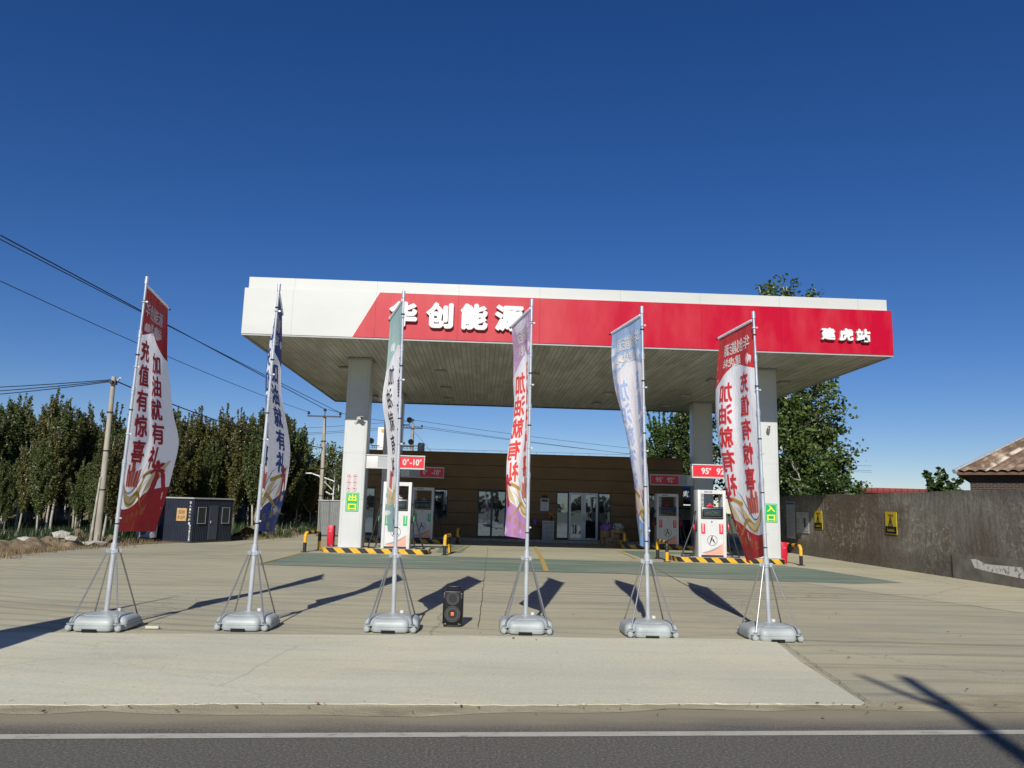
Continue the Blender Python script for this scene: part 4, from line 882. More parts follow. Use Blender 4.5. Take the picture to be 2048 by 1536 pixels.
bag(5.62, 34.3, .76, (.30, .22, .22), m_purple, 'plastic_bag', 'crumpled purple plastic bag on top of the cardboard boxes', 'bag'); bag(6.08, 34.05, .82, (.24, .18, .19), pmat('pale_packaging', (.45, .52, .46), .4, var=.8, vscale=14, thr=(.45, .55)), 'goods_bag', 'white and green bag of goods on the right of the cardboard boxes', 'bag')

# ------------------------------------------------------------------ boundary wall and what hangs on it
WX = 12.88
mb = MB(); ys = [9.0+.5*i for i in range(57)]; rw = random.Random(2)
zt = [2.33+.012*math.sin(i*.9)+rw.uniform(-.012, .014) for i in range(57)]
n_ = 57
for i in range(n_-1):
    a, b = ys[i], ys[i+1]; mb.face([(WX, a, -.02), (WX, a, zt[i]), (WX, b, zt[i+1]), (WX, b, -.02)], m_wall); mb.face([(WX, a, zt[i]), (WX+.24, a, zt[i]), (WX+.24, b, zt[i+1]), (WX, b, zt[i+1])], m_slab); mb.face([(WX+.24, a, zt[i]), (WX+.24, a, -.02), (WX+.24, b, -.02), (WX+.24, b, zt[i+1])], m_wall)
mb.face([(WX, 9, -.02), (WX+.24, 9, -.02), (WX+.24, 9, zt[0]), (WX, 9, zt[0])], m_wall)
o = mb.build('boundary_wall'); tag(o, 'long stained grey-brown rendered wall along the right side of the forecourt', 'wall')
t = thing('wall_repair', 'lower patched plinth with peeling whitewash at the near end of the wall', 'plaster patch', (WX, 19, 0))
mb = MB(); mb.box((-.012, .2, .33), (.022, 3.3, .66), pmat('grey_cement', (.22, .205, .17), .9, var=.4, vscale=3, bump=.4), 0); mb.build('cement_skim', t)
mb = MB(); q = [(.9, .32), (1.05, .53), (.8, .55), (.5, .46), (.2, .45), (-.9, .47), (-.95, .20), (-.2, .24), (.55, .28)]; mb.face([(-.026, y, z+.02) for y, z in q], m_patch); mb.build('whitewash', t)
def wsign(y0, y1, z0, z1, name, lab, cat, parts, tilt=0, group=None):
    t = thing(name, lab, cat, (WX-.012, (y0+y1)/2, (z0+z1)/2), 0, group); t.rotation_euler = (tilt, 0, 0); parts(t, abs(y1-y0), z1-z0); return t
def bx(t, name, items):
    mb = MB()
    for c_, d, m in items: mb.box(c_, d, m)
    return mb.build(name, t)
m_ysign = pmat('yellow_warning', (.62, .50, .02), .5, var=.12)
def warn(t, w, h_):
    bx(t, 'plate', [((0, 0, 0), (.012, w, h_), m_ysign)]); bx(t, 'caption_band', [((-.009, 0, -h_/2+.13), (.004, w-.03, .22), m_black)])
    mb = MB(); pts = [(.0, .20), (.15, -.17), (-.15, -.17)]
    for (a, b), (c_, d) in zip(pts, pts[1:]+pts[:1]): mb.tube([(-.010, a, b), (-.010, c_, d)], .012, m_black, 6)
    mb.tube([(-.010, 0, .08), (-.010, .01, -.02), (-.010, -.02, -.11)], .010, m_black, 6); mb.build('warning_triangle', t)
    mb = MB(); text_wall(mb, '注意安全', .16, -.16, h_/2-.16, h_/2-.07, -.0085, m_red, .03); text_wall(mb, '当心机械伤人', .22, -.22, -h_/2+.08, -h_/2+.18, -.0125, m_ysign, .02); mb.build('lettering', t)
wsign(24.27, 23.60, 1.05, 1.74, 'warning_sign', 'yellow warning sign with black triangle, nearer one in the middle of the wall', 'sign', warn, .02, 'yellow warning signs on the wall')
wsign(29.5, 28.85, 1.05, 1.75, 'warning_sign', 'yellow warning sign with black triangle, farther one beside the white notices', 'sign', warn, -.01, 'yellow warning signs on the wall')
m_board = pmat('aged_white_board', (.50, .51, .52), .5, var=.15)
def board1(t, w, h_):
    bx(t, 'plate', [((0, 0, 0), (.012, w, h_), m_board)]); bx(t, 'print', [((-.008, 0, h_/2-.08), (.003, w-.04, .08), pmat('blue_print', (.04, .09, .30), .5))]+[((-.008, 0, h_/2-.18-.052*i), (.003, w-.08-.1*(i % 3 == 1), .012), m_grey) for i in range(24)]+[((-.008, .12, -.05), (.003, .012, h_-.3), m_grey)])
def board2(t, w, h_):
    bx(t, 'plate', [((0, 0, 0), (.012, w, h_), m_board)]); bx(t, 'print', [((-.008, 0, h_/2-.08), (.003, w*.5, .03), m_grey), ((-.008, -.05, .06), (.003, .16, .2), m_grey), ((-.008, -.22, .0), (.003, .14, .36), m_dgrey)]+[((-.008, .42, .1-.12*i), (.003, .08, .05), m_dgrey) for i in range(4)]+[((-.008, 0, -h_/2+.08), (.003, w*.8, .02), m_grey)])
wsign(32.25, 31.40, .60, 2.10, 'notice_board', 'tall narrow white notice board with a blue heading on the wall', 'notice board', board1, 0, 'white notice boards on the wall')
wsign(31.2, 30.05, .86, 1.68, 'notice_board', 'wide white plan board right of the tall notice on the wall', 'notice board', board2, .01, 'white notice boards on the wall')

# neighbour's brick house, red roof sheets
t = thing('brick_house', 'brick house, colour darkened for shade, with a hipped weathered tile roof behind the wall', 'house', (13.85, 21.4, 0), R(-36))
mb = MB(); mb.box((4.0, 3.2, 1.45), (8., 6.4, 2.9), m_brick); mb.build('wall', t)
def hip(t, x0, x1, y0, y1, z0, z1):
    mb = MB(); cx_, cy_ = (x0+x1)/2, (y0+y1)/2; ra = (x0+2.9*1.0, cy_, z1); rb_ = (x1-2.9, cy_, z1); N = 34
    A = [(x0, y0, z0), (x1, y0, z0), (x1, y1, z0), (x0, y1, z0)]
    # tile rows as corrugated strips on each slope
    def slope(p0, p1, q0, q1, n):
        p0, p1, q0, q1 = map(Vector, (p0, p1, q0, q1)); nn = (p1-p0).cross(q0-p0).normalized(); 
        for i in range(n):
            mt_ = m_tile if random.random() < .6 else m_tilepale
            for (f0, f1, o0, o1) in ((0, .35, 0, .05), (.35, .65, .05, .05), (.65, 1, .05, 0)):
                a = (i+f0)/n; b = (i+f1)/n
                mb.face([p0.lerp(p1, a)+nn*o0, p0.lerp(p1, b)+nn*o1, q0.lerp(q1, b)+nn*o1, q0.lerp(q1, a)+nn*o0], mt_ if f0 > 0 else m_tile)
    slope(A[0], A[1], ra, rb_, 34); slope(A[1], A[2], rb_, rb_, 24); slope(A[2], A[3], rb_, ra, 34); slope(A[3], A[0], ra, ra, 26)
    mb.build('roof', t)
    mb = MB(); 
    for p in (A[0], A[3]): mb.tube([p, ra], .07, m_galv, 8)
    mb.tube([ra, rb_], .09, m_galv, 8); mb.build('ridge_cap', t)
    mb = MB(); mb.box(((x0+x1)/2, (y0+y1)/2, z0-.05), (x1-x0-.1, y1-y0-.1, .08), m_wood); mb.build('eaves', t)
hip(t, -.35, 8.4, -.35, 6.8, 2.90, 4.75)
t = thing('red_shed', 'dark red sheet metal shed roof showing just above the far end of the wall', 'shed', (20.5, 37.5, 0)); mb = MB(); mb.box((1.5, 1.6, 1.35), (8.0, 3., 2.7), m_redroof); mb.build('wall', t)
mb = MB(); mb.box((1.5, 1.5, 2.84), (8.4, 3.6, .26), m_redroof, .01); 
for i in range(28): mb.box((-2.6+.3*i, -.315, 2.84), (.02, .02, .24), m_dgrey)
mb.build('roof', t); mb = MB(); mb.box((1.5, -.2, 2.62), (8.2, .06, .14), m_dgrey); mb.build('gutter', t)
t = thing('tiled_hut', 'small hut with a brown corrugated roof behind the rear right column', 'hut', (11.0, 41.5, 0)); mb = MB(); mb.box((0, 1, .95), (2.4, 2, 1.9), m_island); mb.build('wall', t); mb = MB()
for i in range(22): mb.box((-1.35+.125*i, .8, 2.13), (.085, 2.4, .05), m_tile)
mb.face([(-1.4, -.5, 1.95), (1.4, -.5, 1.95), (1.4, 2.2, 2.4), (-1.4, 2.2, 2.4)], m_tile); mb.build('roof', t)
t = thing('water_heater', 'blue and white solar water heater on the hut roof by the rear right column', 'water heater', (11.0, 41.5, 2.35)); mb = MB(); mb.tube([(-.55, 0, .5), (.35, 0, .5)], .18, m_bluetank, 14); mb.build('tank', t); mb = MB()
for x in (-.5, .3): mb.tube([(x, 0, .5), (x, -.45, -.15)], .02, m_galv, 6); mb.tube([(x, .1, .45), (x, .3, -.15)], .02, m_galv, 6)
mb.build('stand', t)
mb = MB()
for i in range(10): mb.tube([(-.45+.08*i, -.05, .42), (-.45+.08*i, -.5, -.1)], .022, m_whitep, 6)
mb.build('vacuum_tube', t)
t = thing('parked_van', 'black vehicle parked behind the rear right pump, mostly hidden', 'van', (9.3, 35.3, 0), R(0))
mb = MB(); prof = [(-.3, .3), (-.3, 1.0), (.15, 1.15), (.55, 1.75), (1.9, 1.78), (1.9, .3)]; 
for s0, s1 in ((-.75, .75),):
    n_ = len(prof); vs = [(s0, y, z) for y, z in prof]+[(s1, y, z) for y, z in prof]; mb.add(vs, [tuple(range(n_)), tuple(range(n_, 2*n_))[::-1]]+[(i, n_+i, n_+(i+1) % n_, (i+1) % n_) for i in range(n_)], m_black)
mb.build('body', t); mb = MB(); mb.face([(-.65, .17, 1.19), (.65, .17, 1.19), (.6, .53, 1.70), (-.6, .53, 1.70)], m_glass); o = mb.build('windscreen', t); o.location = (0, -.012, .004)
for sx in (-1, 1):
    for y in (.1, 1.5): mb = MB(); mb.disc((sx*.74, y, .3), .3, m_rubber, 'x', 20, .18); mb.disc((sx*.80, y, .3), .17, m_galv, 'x', 14, .08); mb.build('wheel', t)
    mb = MB(); mb.disc((sx*.55, -.31, .75), .10, m_chrome, 'y', 14, .03); mb.build('headlight', t)

# ------------------------------------------------------------------ left: cabins, verge, poles
def cabin(loc, rz, L, D, H, m, lab, name, n_rib=34):
    t = thing(name, lab, 'cabin', loc, rz, None); mb = MB(); th = .012
    mb.box((-L/2, D/2, H/2), (L-.02, D-.02, H-.04), m)
    for i in range(n_rib): mb.box((-L*(i+.5)/n_rib, -.0, H/2), (L/n_rib*.45, .022, H-.14), m)
    for i in range(int(n_rib*D/L)): mb.box((-.0, D*(i+.5)/int(n_rib*D/L), H/2), (.022, D/int(n_rib*D/L)*.45, H-.14), m)
    mb.build('wall', t); mb = MB(); mb.box((-L/2, D/2, H-.0), (L+.08, D+.08, .05), m_grey); mb.box((-L/2, D/2, .03), (L+.06, D+.06, .06), m_dgrey)
    mb.build('roof', t); return t
# corner at (-10.4,28.6); long side runs left, doors on the right face
cz = math.atan2(-1.1, 2.3)
t = cabin((-10.42, 28.75, 0), cz, 2.75, 2.0, 1.60, m_container, 'dark navy ribbed site cabin beside the poplar wood', 'site_cabin')
L_, D_ = 2.75, 2.0
mb = MB(); mb.box((.018, D_*.50, .72), (.03, .42, 1.25), pmat('cabin_door_grey', (.045, .055, .07), .45)); dr = mb.build('door', t); mb = MB(); mb.tube([(.05, D_*.50-.15, .7), (.05, D_*.50-.15, .78)], .015, m_galv, 6); mb.build('handle', dr)
for yc in (D_*.20, D_*.80):
    mb = MB(); y0, y1 = yc-.19, yc+.19
    mb.box((.016, yc, .98), (.012, .38, .58), m_dgrey); w_ = mb.build('window', t); mb = MB()
    for z in (.69, 1.27): mb.box((.036, yc, z), (.02, .40, .02), m_grey)
    for i in range(7): mb.box((.036, y0+.38*i/6, .98), (.010, .006, .58), m_dgrey if 0 < i < 6 else m_grey)
    mb.build('grille', w_)
mb = MB()
for i, ch in enumerate('住人集装箱租售18031240813'):
    vs_, fs_, (a, b, c_, d_) = glyphs(ch, .035); hh = .105 if i < 7 else .062
    zc = 1.50-.125*i if i < 7 else 1.50-.125*7-(i-7)*.056+.02; wd = .10
    x0 = -.15 if i >= 7 else -.17
    if i < 7: mb.add([(x0+(v.x-a)/(b-a)*wd, -.030, zc-hh+(v.y-c_)/(d_-c_)*hh*.9) for v in vs_], fs_, m_whitep)
    else: mb.add([(x0+.05+(v.y-c_)/(d_-c_)*.07, -.030, zc-(v.x-a)/(b-a)*.045) for v in vs_], fs_, m_whitep)
mb.build('phone_lettering', t)
rz_ = Matrix.Rotation(cz, 3, 'Z')
def cab(p): v = rz_ @ Vector(p); return (v.x-10.42, v.y+28.75, v.z)
tb = thing('plywood_notice', 'square plywood board with handwritten characters on the navy cabin', 'notice', cab((-.50, -.04, 1.0)), cz); mb = MB(); mb.box((0, 0, 0), (.48, .015, .46), m_ply); mb.build('board', tb); mb = MB(); text_on(mb, '招租', -.14, .16, .02, .17, -.010, m_dgrey, .0); text_on(mb, '电话转', -.18, .18, -.17, -.03, -.010, m_dgrey, .0); mb.build('lettering', tb)
ta = thing('air_conditioner', 'white outdoor air conditioner unit standing at the left end of the navy cabin', 'air conditioner', cab((-1.80, -.42, .10)), cz); ta.scale = (1.1, 1.1, 1.1); mb = MB(); mb.box((0, .12, .26), (.56, .24, .46), m_whitep, .012); mb.build('casing', ta)
mb = MB(); mb.disc((-.09, -.004, .27), .15, m_dgrey, 'y', 28, .012)
for i in range(4): mb.ring((-.09, -.010, .27), .148-.033*i, .007, m_grey, .004, 24)
mb.build('fan_grille', ta); mb = MB(); mb.box((-.2, .12, .015), (.05, .26, .05), m_dgrey); mb.box((.2, .12, .015), (.05, .26, .05), m_dgrey); mb.build('foot', ta)
t = cabin((-6.45, 37.0, 0), 0, 1.15, 2.4, 1.66, m_greysheet, 'plain grey ribbed metal enclosure left of the front left column', 'metal_enclosure', 14)

# verge bank: rough earth heap mesh
def mound(name, pts, w, h_, m, seed, kind='structure', lab=None, cat=None):
    rm_ = random.Random(seed); mb = MB(); n_ = 80; K = 14
    P_ = [Vector(p) for p in pts]
    def along(t_):
        f = t_*(len(P_)-1); i = min(int(f), len(P_)-2); return P_[i].lerp(P_[i+1], f-i), (P_[i+1]-P_[i]).normalized()
    vs = []; from mathutils import noise
    for i in range(n_+1):
        p, d = along(i/n_); nn = Vector((-d.y, d.x))
        for j in range(K+1):
            s_ = j/K*2-1; q = p+nn*s_*w; hh = h_*max(0, 1-s_*s_)**.7*(.55+.9*noise.noise(Vector((q.x*1.1, q.y*1.1, seed)))+.4*noise.noise(Vector((q.x*4, q.y*4, seed)))); vs.append((q.x, q.y, -.01+max(-.01, hh)))
    mb.add(vs, [(i*(K+1)+j, i*(K+1)+j+1, (i+1)*(K+1)+j+1, (i+1)*(K+1)+j) for i in range(n_) for j in range(K)], m, False); o = mb.build(name); return tag(o, lab, cat, kind=kind)
sheet('verge', [(-60, 15), (-13.5, 17), (-12.3, 20.6), (-12.1, 23.4), (-11.4, 27.5), (-9.8, 31.3), (-9.0, 35.8), (-8.6, 42.3), (-8.0, 60), (-14, 60), (-13, 40), (-15, 29), (-17, 24), (-60, 19)], .002, m_earth)
mound('verge_bank', [(-30, 17), (-13.8, 21.6), (-13.2, 24.2), (-12.9, 27.3)], .9, .42, m_earth, 3)
mound('verge_bank', [(-9.6, 33.2), (-9.6, 36), (-9.4, 42), (-9, 50)], .8, .50, m_earth, 8)
mound('earth_ridge', [(-60, 52), (-30, 56), (-12, 60)], 4, 2.2, m_earth, 12)
# straw / dead weeds on the verge
def tuftmat(name, spots, seed, m, hgt, lab, cat, kd='stuff'):
    rt = random.Random(seed); mb = MB()
    for x, y, s_ in spots:
        for _ in range(int((60 if hgt < .19 else 26)*s_)):
            px, py = x+rt.gauss(0, .22*s_), y+rt.gauss(0, .22*s_); a = rt.uniform(0, 6.28); hh = hgt*rt.uniform(.4, 1.2); le = rt.uniform(0, .6)*hh; w_ = (.006 if hgt < .19 else .012)+.004*rt.random()
            b = Vector((px+math.cos(a)*le, py+math.sin(a)*le, hh)); mb.face([(px-w_*math.sin(a), py+w_*math.cos(a), .0), (px+w_*math.sin(a), py-w_*math.cos(a), 0), tuple(b)], m)
    o = mb.build(name); tag(o, lab, cat, kind=kd)
rt = random.Random(9)
spots = [(-12.9+rt.gauss(0, .6), rt.uniform(20, 29), rt.uniform(.6, 1.5)) for _ in range(150)]+[(rt.uniform(-24, -13), 18.5+rt.uniform(0, 5), 1) for _ in range(110)]+[(-9.6+rt.gauss(0, .45), rt.uniform(31.8, 44), 1.3) for _ in range(130)]
tuftmat('dry_weeds', spots, 5, m_straw, .15, 'dry straw-coloured weeds and roots along the verge bank', 'weeds')
spots = [(rt.uniform(-34, -13.6), rt.uniform(23.5, 50), 1.3) for _ in range(900)]
tuftmat('crop_grass', spots, 6, m_grass, .20, 'low green crop growing between the road verge and the wood', 'grass')
spots = [(rt.uniform(-13.5, -8.6)-(0 if rt.random() < .6 else 3), rt.uniform(33, 44), 1.5) for _ in range(240)]+[(rt.uniform(-14.5, -12.6), rt.uniform(24.5, 31), 1.2) for _ in range(90)]
tuftmat('undergrowth', spots, 16, m_grass, .55, 'tangled green undergrowth at the foot of the poplars', 'undergrowth')
def rock(x, y, z, s_, seed, lab):
    rr_ = random.Random(seed); bm = bmesh.new(); bmesh.ops.create_icosphere(bm, subdivisions=1, radius=1); 
    for v in bm.verts: v.co = Vector((v.co.x*s_[0], v.co.y*s_[1], v.co.z*s_[2]))*rr_.uniform(.75, 1.15)
    bm.verts.index_update(); mb = MB(); mb.add([v.co.copy() for v in bm.verts], [[v.index for v in f.verts] for f in bm.faces], m_island); bm.free(); tag(mb.build('concrete_rubble', loc=(x, y, z)), lab, 'rubble', 'broken concrete lumps on the verge')
rock(-13.0, 24.9, .36, (.30, .25, .16), 1, 'largest pale concrete lump on top of the verge bank'); rock(-12.55, 24.6, .28, (.24, .2, .12), 2, 'flat concrete lump right of the largest one on the verge')
rock(-13.7, 24.2, .24, (.22, .2, .10), 3, 'small concrete lump on the bank near the left edge'); rock(-12.25, 25.55, .08, (.46, .4, .13), 4, 'rounded concrete footing at the base of the leaning utility pole')

def wire(a, b, sag, r_, name, lab, grp=None, n_=24):
    a = Vector(a); b = Vector(b); mb = MB(); o0 = (a+b)/2
    mb.tube([a.lerp(b, i/n_)-Vector((0, 0, 4*sag*(i/n_)*(1-i/n_)))-o0 for i in range(n_+1)], r_, m_wire, 5); o = mb.build(name, loc=o0); tag(o, lab, 'cable', grp)
def upole(loc, lean, H, r0, r1, m, lab, arms=(), box=False, top_w=True):
    t = thing('utility_pole', lab, 'utility pole', loc, 0, 'concrete utility poles'); tp = Vector((lean[0], lean[1], H)); mb = MB(); mb.tube([(0, 0, -.1), tp*.5, tp], [r0, (r0+r1)/2, r1], m, 14); mb.build('pole', t)
    for z, w_, nm in arms:
        mb = MB(); c_ = tp*(z/H); mb.box(c_+Vector((0, -r1-.03, 0)), (w_, .06, .07), m_dgrey); ar = mb.build('crossarm', t)
        for sx in (-1, 1):
            mb = MB(); p = c_+Vector((sx*(w_/2-.05), -r1-.03, .03)); mb.tube([p, p+Vector((0, 0, .05)), p+Vector((0, 0, .07)), p+Vector((0, 0, .12)), p+Vector((0, 0, .14)), p+Vector((0, 0, .2))], [.02, .02, .07, .07, .05, .05], m_dgrey, 10); mb.build('insulator', ar)
    if top_w:
        mb = MB(); mb.tube([tp, tp+Vector((0, 0, .22)), tp+Vector((0, 0, .24)), tp+Vector((0, 0, .32)), tp+Vector((0, 0, .36))], [.02, .02, .08, .08, .04], m_dgrey, 10); mb.build('top_insulator', t)
    if box:
        mb = MB(); mb.box((.26, -r0-.12, 1.42), (.34, .22, .42), m_whitep, .01); bx_ = mb.build('meter_box', t); mb = MB(); mb.box((.37, -r0-.235, 1.47), (.06, .01, .08), m_dgrey); mb.box((.37, -r0-.235, 1.34), (.10, .01, .05), m_dgrey); mb.box((.28, -r0-.235, 1.47), (.04, .01, .06), m_dgrey); mb.build('meter_window', bx_)
        mb = MB(); mb.tube([(.18, -r0-.05, 1.6), (.05, -r0-.05, 1.75), (.03, -r0-.03, 2.2), (.06, -.13, 4.4)], .012, m_wire, 6); mb.tube([(.2, -r0-.05, 1.2), (.3, -r0-.1, 1.0), (.05, -r0-.02, .9)], .012, m_wire, 6); mb.build('cable_loop', t)
    for z in (H*.32, H*.55, H*.78):
        mb = MB(); c_ = tp*(z/H); mb.tube([c_, c_+Vector((0, 0, .04))], r0*.98, m_dgrey, 12); mb.build('strap', t)
    return t
upole((-12.37, 25.9, 0), (-.03, 0, 0), 5.55, .11, .07, m_conc_pole, 'leaning concrete utility pole without crossarm, left of the crimson banner', top_w=False)
mb = MB(); mb.tube([(-.16, -.12, 0), (-.06, -.10, 2.2)], [.045, .03], m_barkpale, 8); o = mb.build('stake'); o.parent = [q for q in bpy.data.objects if q.name == 'utility_pole'][0]
upole((-7.72, 38.2, 0), (-.12, 0, 0), 5.80, .13, .075, m_conc_pole, 'concrete utility pole with one crossarm and white meter box, by the street lamp', [(5.76, 1.65, 0)], True)
upole((-4.55, 50, 0), (0, 0, 0), 6.7, .14, .10, m_conc_pole, 'distant utility pole with two crossarms above the shop roof', [(6.45, 1.3, 0), (5.3, 1.1, 0)])
mb = MB(); mb.box((0, 0, 5.35), (.10, .40, .10), m_dgrey); mb.tube([(.15, 0, 5.42), (.26, -.1, 5.50)], .035, m_whitep, 8); o = mb.build('pole_bracket', loc=(-12.4, 25.9, 0)); o.parent = [q for q in bpy.data.objects if q.name == 'utility_pole'][0]; o.location = (-.03, 0, 0)
# big lines coming from behind the camera on the left to the crossarm pole
def far(px, py, y):      # a point on the line of sight kept as plain coordinates for the span ends
    return None
wire((-10.66, 16.5, 7.16), (-7.84, 38.2, 6.12), .0, .016, 'power_line', 'upper dark power line from the left edge down to the crossarm pole', 'power lines')
wire((-10.655, 16.5, 7.07), (-7.05, 38.12, 5.95), .03, .013, 'power_line', 'second power line just below the upper one, ending at the right insulator', 'power lines')
wire((-10.53, 16.5, 6.13), (-8.55, 38.12, 5.93), .15, .010, 'power_line', 'thin lower power line ending at the left insulator of the crossarm pole', 'power lines')
for i, (dz, sg, lb) in enumerate(((0, .62, 'top'), (-.06, .80, 'middle'), (-.12, .95, 'lowest'))):
    wire((-40, 34, 6.3+dz), (-12.42, 25.9, 5.45+dz*.5), sg, .016, 'service_cable', '%s of three slack cables from the left edge to the leaning utility pole' % lb, 'service cables')
wire((-12.36, 25.9, 5.42), (-7.80, 38.2, 4.20), .28, .022, 'service_cable', 'thick cable between the leaning utility pole and the crossarm pole', 'service cables')
wire((-7.7, 38.2, 6.12), (-4.6, 50, 6.9), .2, .012, 'power_line', 'power line running back from the crossarm pole to the distant pole', 'power lines')
for i, (dx, z, zz) in enumerate(((-.5, 6.62, 5.9), (0, 7.0, 6.3), (.5, 6.62, 5.75))):
    wire((-4.55+dx, 50, z), (34, 66, zz-.4), .5, .012, 'distant_line', 'faint distant line above the shop roof, %s of three' % ('lowest', 'topmost', 'middle')[i], 'distant lines')
    wire((-4.55+dx, 50, z), (-30, 60, zz+.6), .5, .012, 'distant_line', 'faint distant line behind the crossarm pole, %s of three' % ('lowest', 'topmost', 'middle')[i], 'distant lines')
for sx, lb in ((-1, 'left'), (1, 'right')): wire((-4.5, 50, 6.3), (-4.5+1.0*sx+1.2, 49, 3.9), .0, .012, 'guy_wire', '%s guy wire of the distant pole behind the shop' % lb, 'guy wires', 4)
# solar street lamp
t = thing('street_lamp', 'white solar street lamp with curved double arm behind the grey enclosure', 'street lamp', (-7.5, 40.2, 0), 0)
mb = MB(); mb.tube([(-.12, 0, 0), (0, 0, 3.1)], [.07, .04], m_whitep, 10); mb.build('pole', t)
mb = MB(); arc = [(-1.25, 0, 3.02), (-.6, 0, 2.82), (-.1, 0, 2.66), (.16, 0, 2.45), (.20, 0, 2.2), (.05, 0, 2.0), (-.22, 0, 1.98), (-.45, 0, 2.1)]; mb.tube(arc, .035, m_whitep, 8); mb.tube([(-.9, 0, 2.92), (-.05, 0, 2.15)], .02, m_whitep, 6); mb.build('arm', t)
mb = MB(); mb.box((-1.35, 0, 3.02), (.35, .16, .06), m_whitep, .02); mb.build('lamp_head', t)
mb = MB(); c_ = Vector((-.05, 0, 3.35)); mb.face([c_+Vector((-.38, -.3, -.22)), c_+Vector((.38, -.3, .28)), c_+Vector((.38, .3, .28)), c_+Vector((-.38, .3, -.22))], m_grey); mb.face([c_+Vector((-.38, .3, -.19)), c_+Vector((.38, .3, .31)), c_+Vector((.38, -.3, .31)), c_+Vector((-.38, -.3, -.19))], m_container); mb.tube([(0, 0, 3.1), c_+Vector((0, 0, .02))], .03, m_whitep, 8); mb.build('solar_panel', t)

# ------------------------------------------------------------------ trees
def leaf(mb, p, s_, rt_, m_i, shape=0):
    a = Vector((rt_.gauss(0, 1), rt_.gauss(0, 1), rt_.gauss(0, .7))).normalized(); b = a.cross(Vector((rt_.gauss(0, 1), rt_.gauss(0, 1), rt_.gauss(0, 1)))).normalized()
    n_ = a.cross(b)*.18*s_; w_ = s_*.5
    mb.face([p-a*s_*.55, p+b*w_*.85-a*s_*.1+n_, p+a*s_*.6, p-b*w_*.85-a*s_*.1+n_], m_i)
def young(seed, H, leaf_m, trunk_m, nbr=44, dens=1., ls=.095, spread=1., bare=.26):
    rt_ = random.Random(seed); tr = MB(); cr = MB()
    bend = (rt_.uniform(-.25, .25), rt_.uniform(-.25, .25))
    def ax(z): f = z/H; return Vector((bend[0]*f*f+.05*math.sin(z*1.3+seed), bend[1]*f*f+.05*math.cos(z*1.1+seed), z))
    tr.tube([ax(H*i/10)-(Vector((0, 0, .1)) if i == 0 else Vector((0, 0, 0))) for i in range(11)], [.065*(1-.88*i/10)*H/6 for i in range(11)], trunk_m, 7)
    brs = [(ax(H*.45), ax(H*1.05), .56)]
    for i in range(nbr):
        z = H*(bare+(.74-bare)*((i+rt_.random())/nbr)**1.0); a = rt_.uniform(0, 6.28); L = H*(.26*(1-z/H)**.5+.08)*rt_.uniform(.6, 1.3); el = rt_.uniform(1.08, 1.45)
        p0 = ax(z); d = Vector((math.cos(a)*math.cos(el), math.sin(a)*math.cos(el), math.sin(el)))*spread; d.z = math.sin(el)
        p1 = p0+d*L; tr.tube([p0, p0.lerp(p1, .5)-Vector((0, 0, .05)), p1], [.018, .012, .004], trunk_m, 4, False); brs.append((p0, p1, 1.))
        if rt_.random() < .5: q0 = p0.lerp(p1, .45); q1 = q0+Vector((d.x*.8+rt_.uniform(-.3, .3), d.y*.8+rt_.uniform(-.3, .3), d.z*.9))*L*.5; brs.append((q0, q1, .9))
    for i in range(8):
        z = H*rt_.uniform(.45, .70); a = rt_.uniform(0, 6.28); r_ = rt_.uniform(.2, .6)*H/6; p0 = ax(z); p1 = ax(H*rt_.uniform(.80, 1.04))+Vector((r_*math.cos(a), r_*math.sin(a), 0))
        tr.tube([p0, p0.lerp(p1, .5), p1], [.02, .012, .004], trunk_m, 4, False); brs.append((p0, p1, .62))
    for p0, p1, k_ in brs:
        L = (p1-p0).length; n_ = int(L*120*dens*k_)
        for _ in range(n_):
            t_ = rt_.random(); rad = (.125 if k_ > .7 else .085)*(1-.70*t_)*(.5+.5*min(1, t_*4)); p = p0.lerp(p1, t_)+Vector((rt_.gauss(0, rad), rt_.gauss(0, rad), rt_.gauss(0, rad))); leaf(cr, p, ls*rt_.uniform(.7, 1.3), rt_, leaf_m)
    return tr, cr
def proto(name, lab, trcr, loc=(0, -60, 0), grp=None):
    t = thing(name, lab, 'tree', loc, 0, grp); trcr[0].build('trunk', t); trcr[1].build('crown', t); return t
GR = 'young poplars in the wood on the left'
protos = [proto('poplar_tree', 'x', young(100+i, (6.2, 6.4, 6.0, 6.3, 5.8, 6.1)[i], (L_young, L_young2, L_young, L_young2, L_young, L_young2)[i], (m_barkpale, m_bark, m_barkpale, m_bark, m_bark, m_barkpale)[i], 66, 1.0, .088, bare=(.24, .14, .28, .12, .15, .26)[i]), grp=GR) for i in range(6)]
def bucket(x, y):
    az = math.degrees(math.atan2(x, y)); row = 'in the front row' if y < 39 else ('deep in the wood' if y > 46 else 'in the middle rows')
    if az < -25.2: w_ = 'left of the leaning pole'
    elif az < -20.5: w_ = 'behind the crimson banner'
    elif az < -17.2: w_ = 'behind the navy cabin'
    elif az < -14.5: w_ = 'left of the blue banner'
    else: w_ = 'right of the blue banner'
    return '%s, %s' % (w_, row)
rt = random.Random(21); used = set(); cnt = 0
KN = ['slim green poplar with pale trunk', 'tall bronze-tinted poplar', 'short green poplar with pale trunk', 'bushy bronze-tinted poplar', 'small green poplar with grey trunk', 'thin bronze poplar with pale trunk']
def edge_x(y): return -9.9 + (y-36)*.075
positions = []
for r_, y0 in enumerate((33.5, 36, 38.5, 41.2, 44, 47, 50.5, 54)):
    x = edge_x(y0)-.2-(2.6 if y0 < 35 else 0); lim = -.78*y0-1.5
    while x > lim:
        positions.append((x+rt.uniform(-.35, .35), y0+rt.uniform(-.7, .7))); x -= rt.uniform(.72, 1.12)*(1 if r_ < 5 else 1.5)
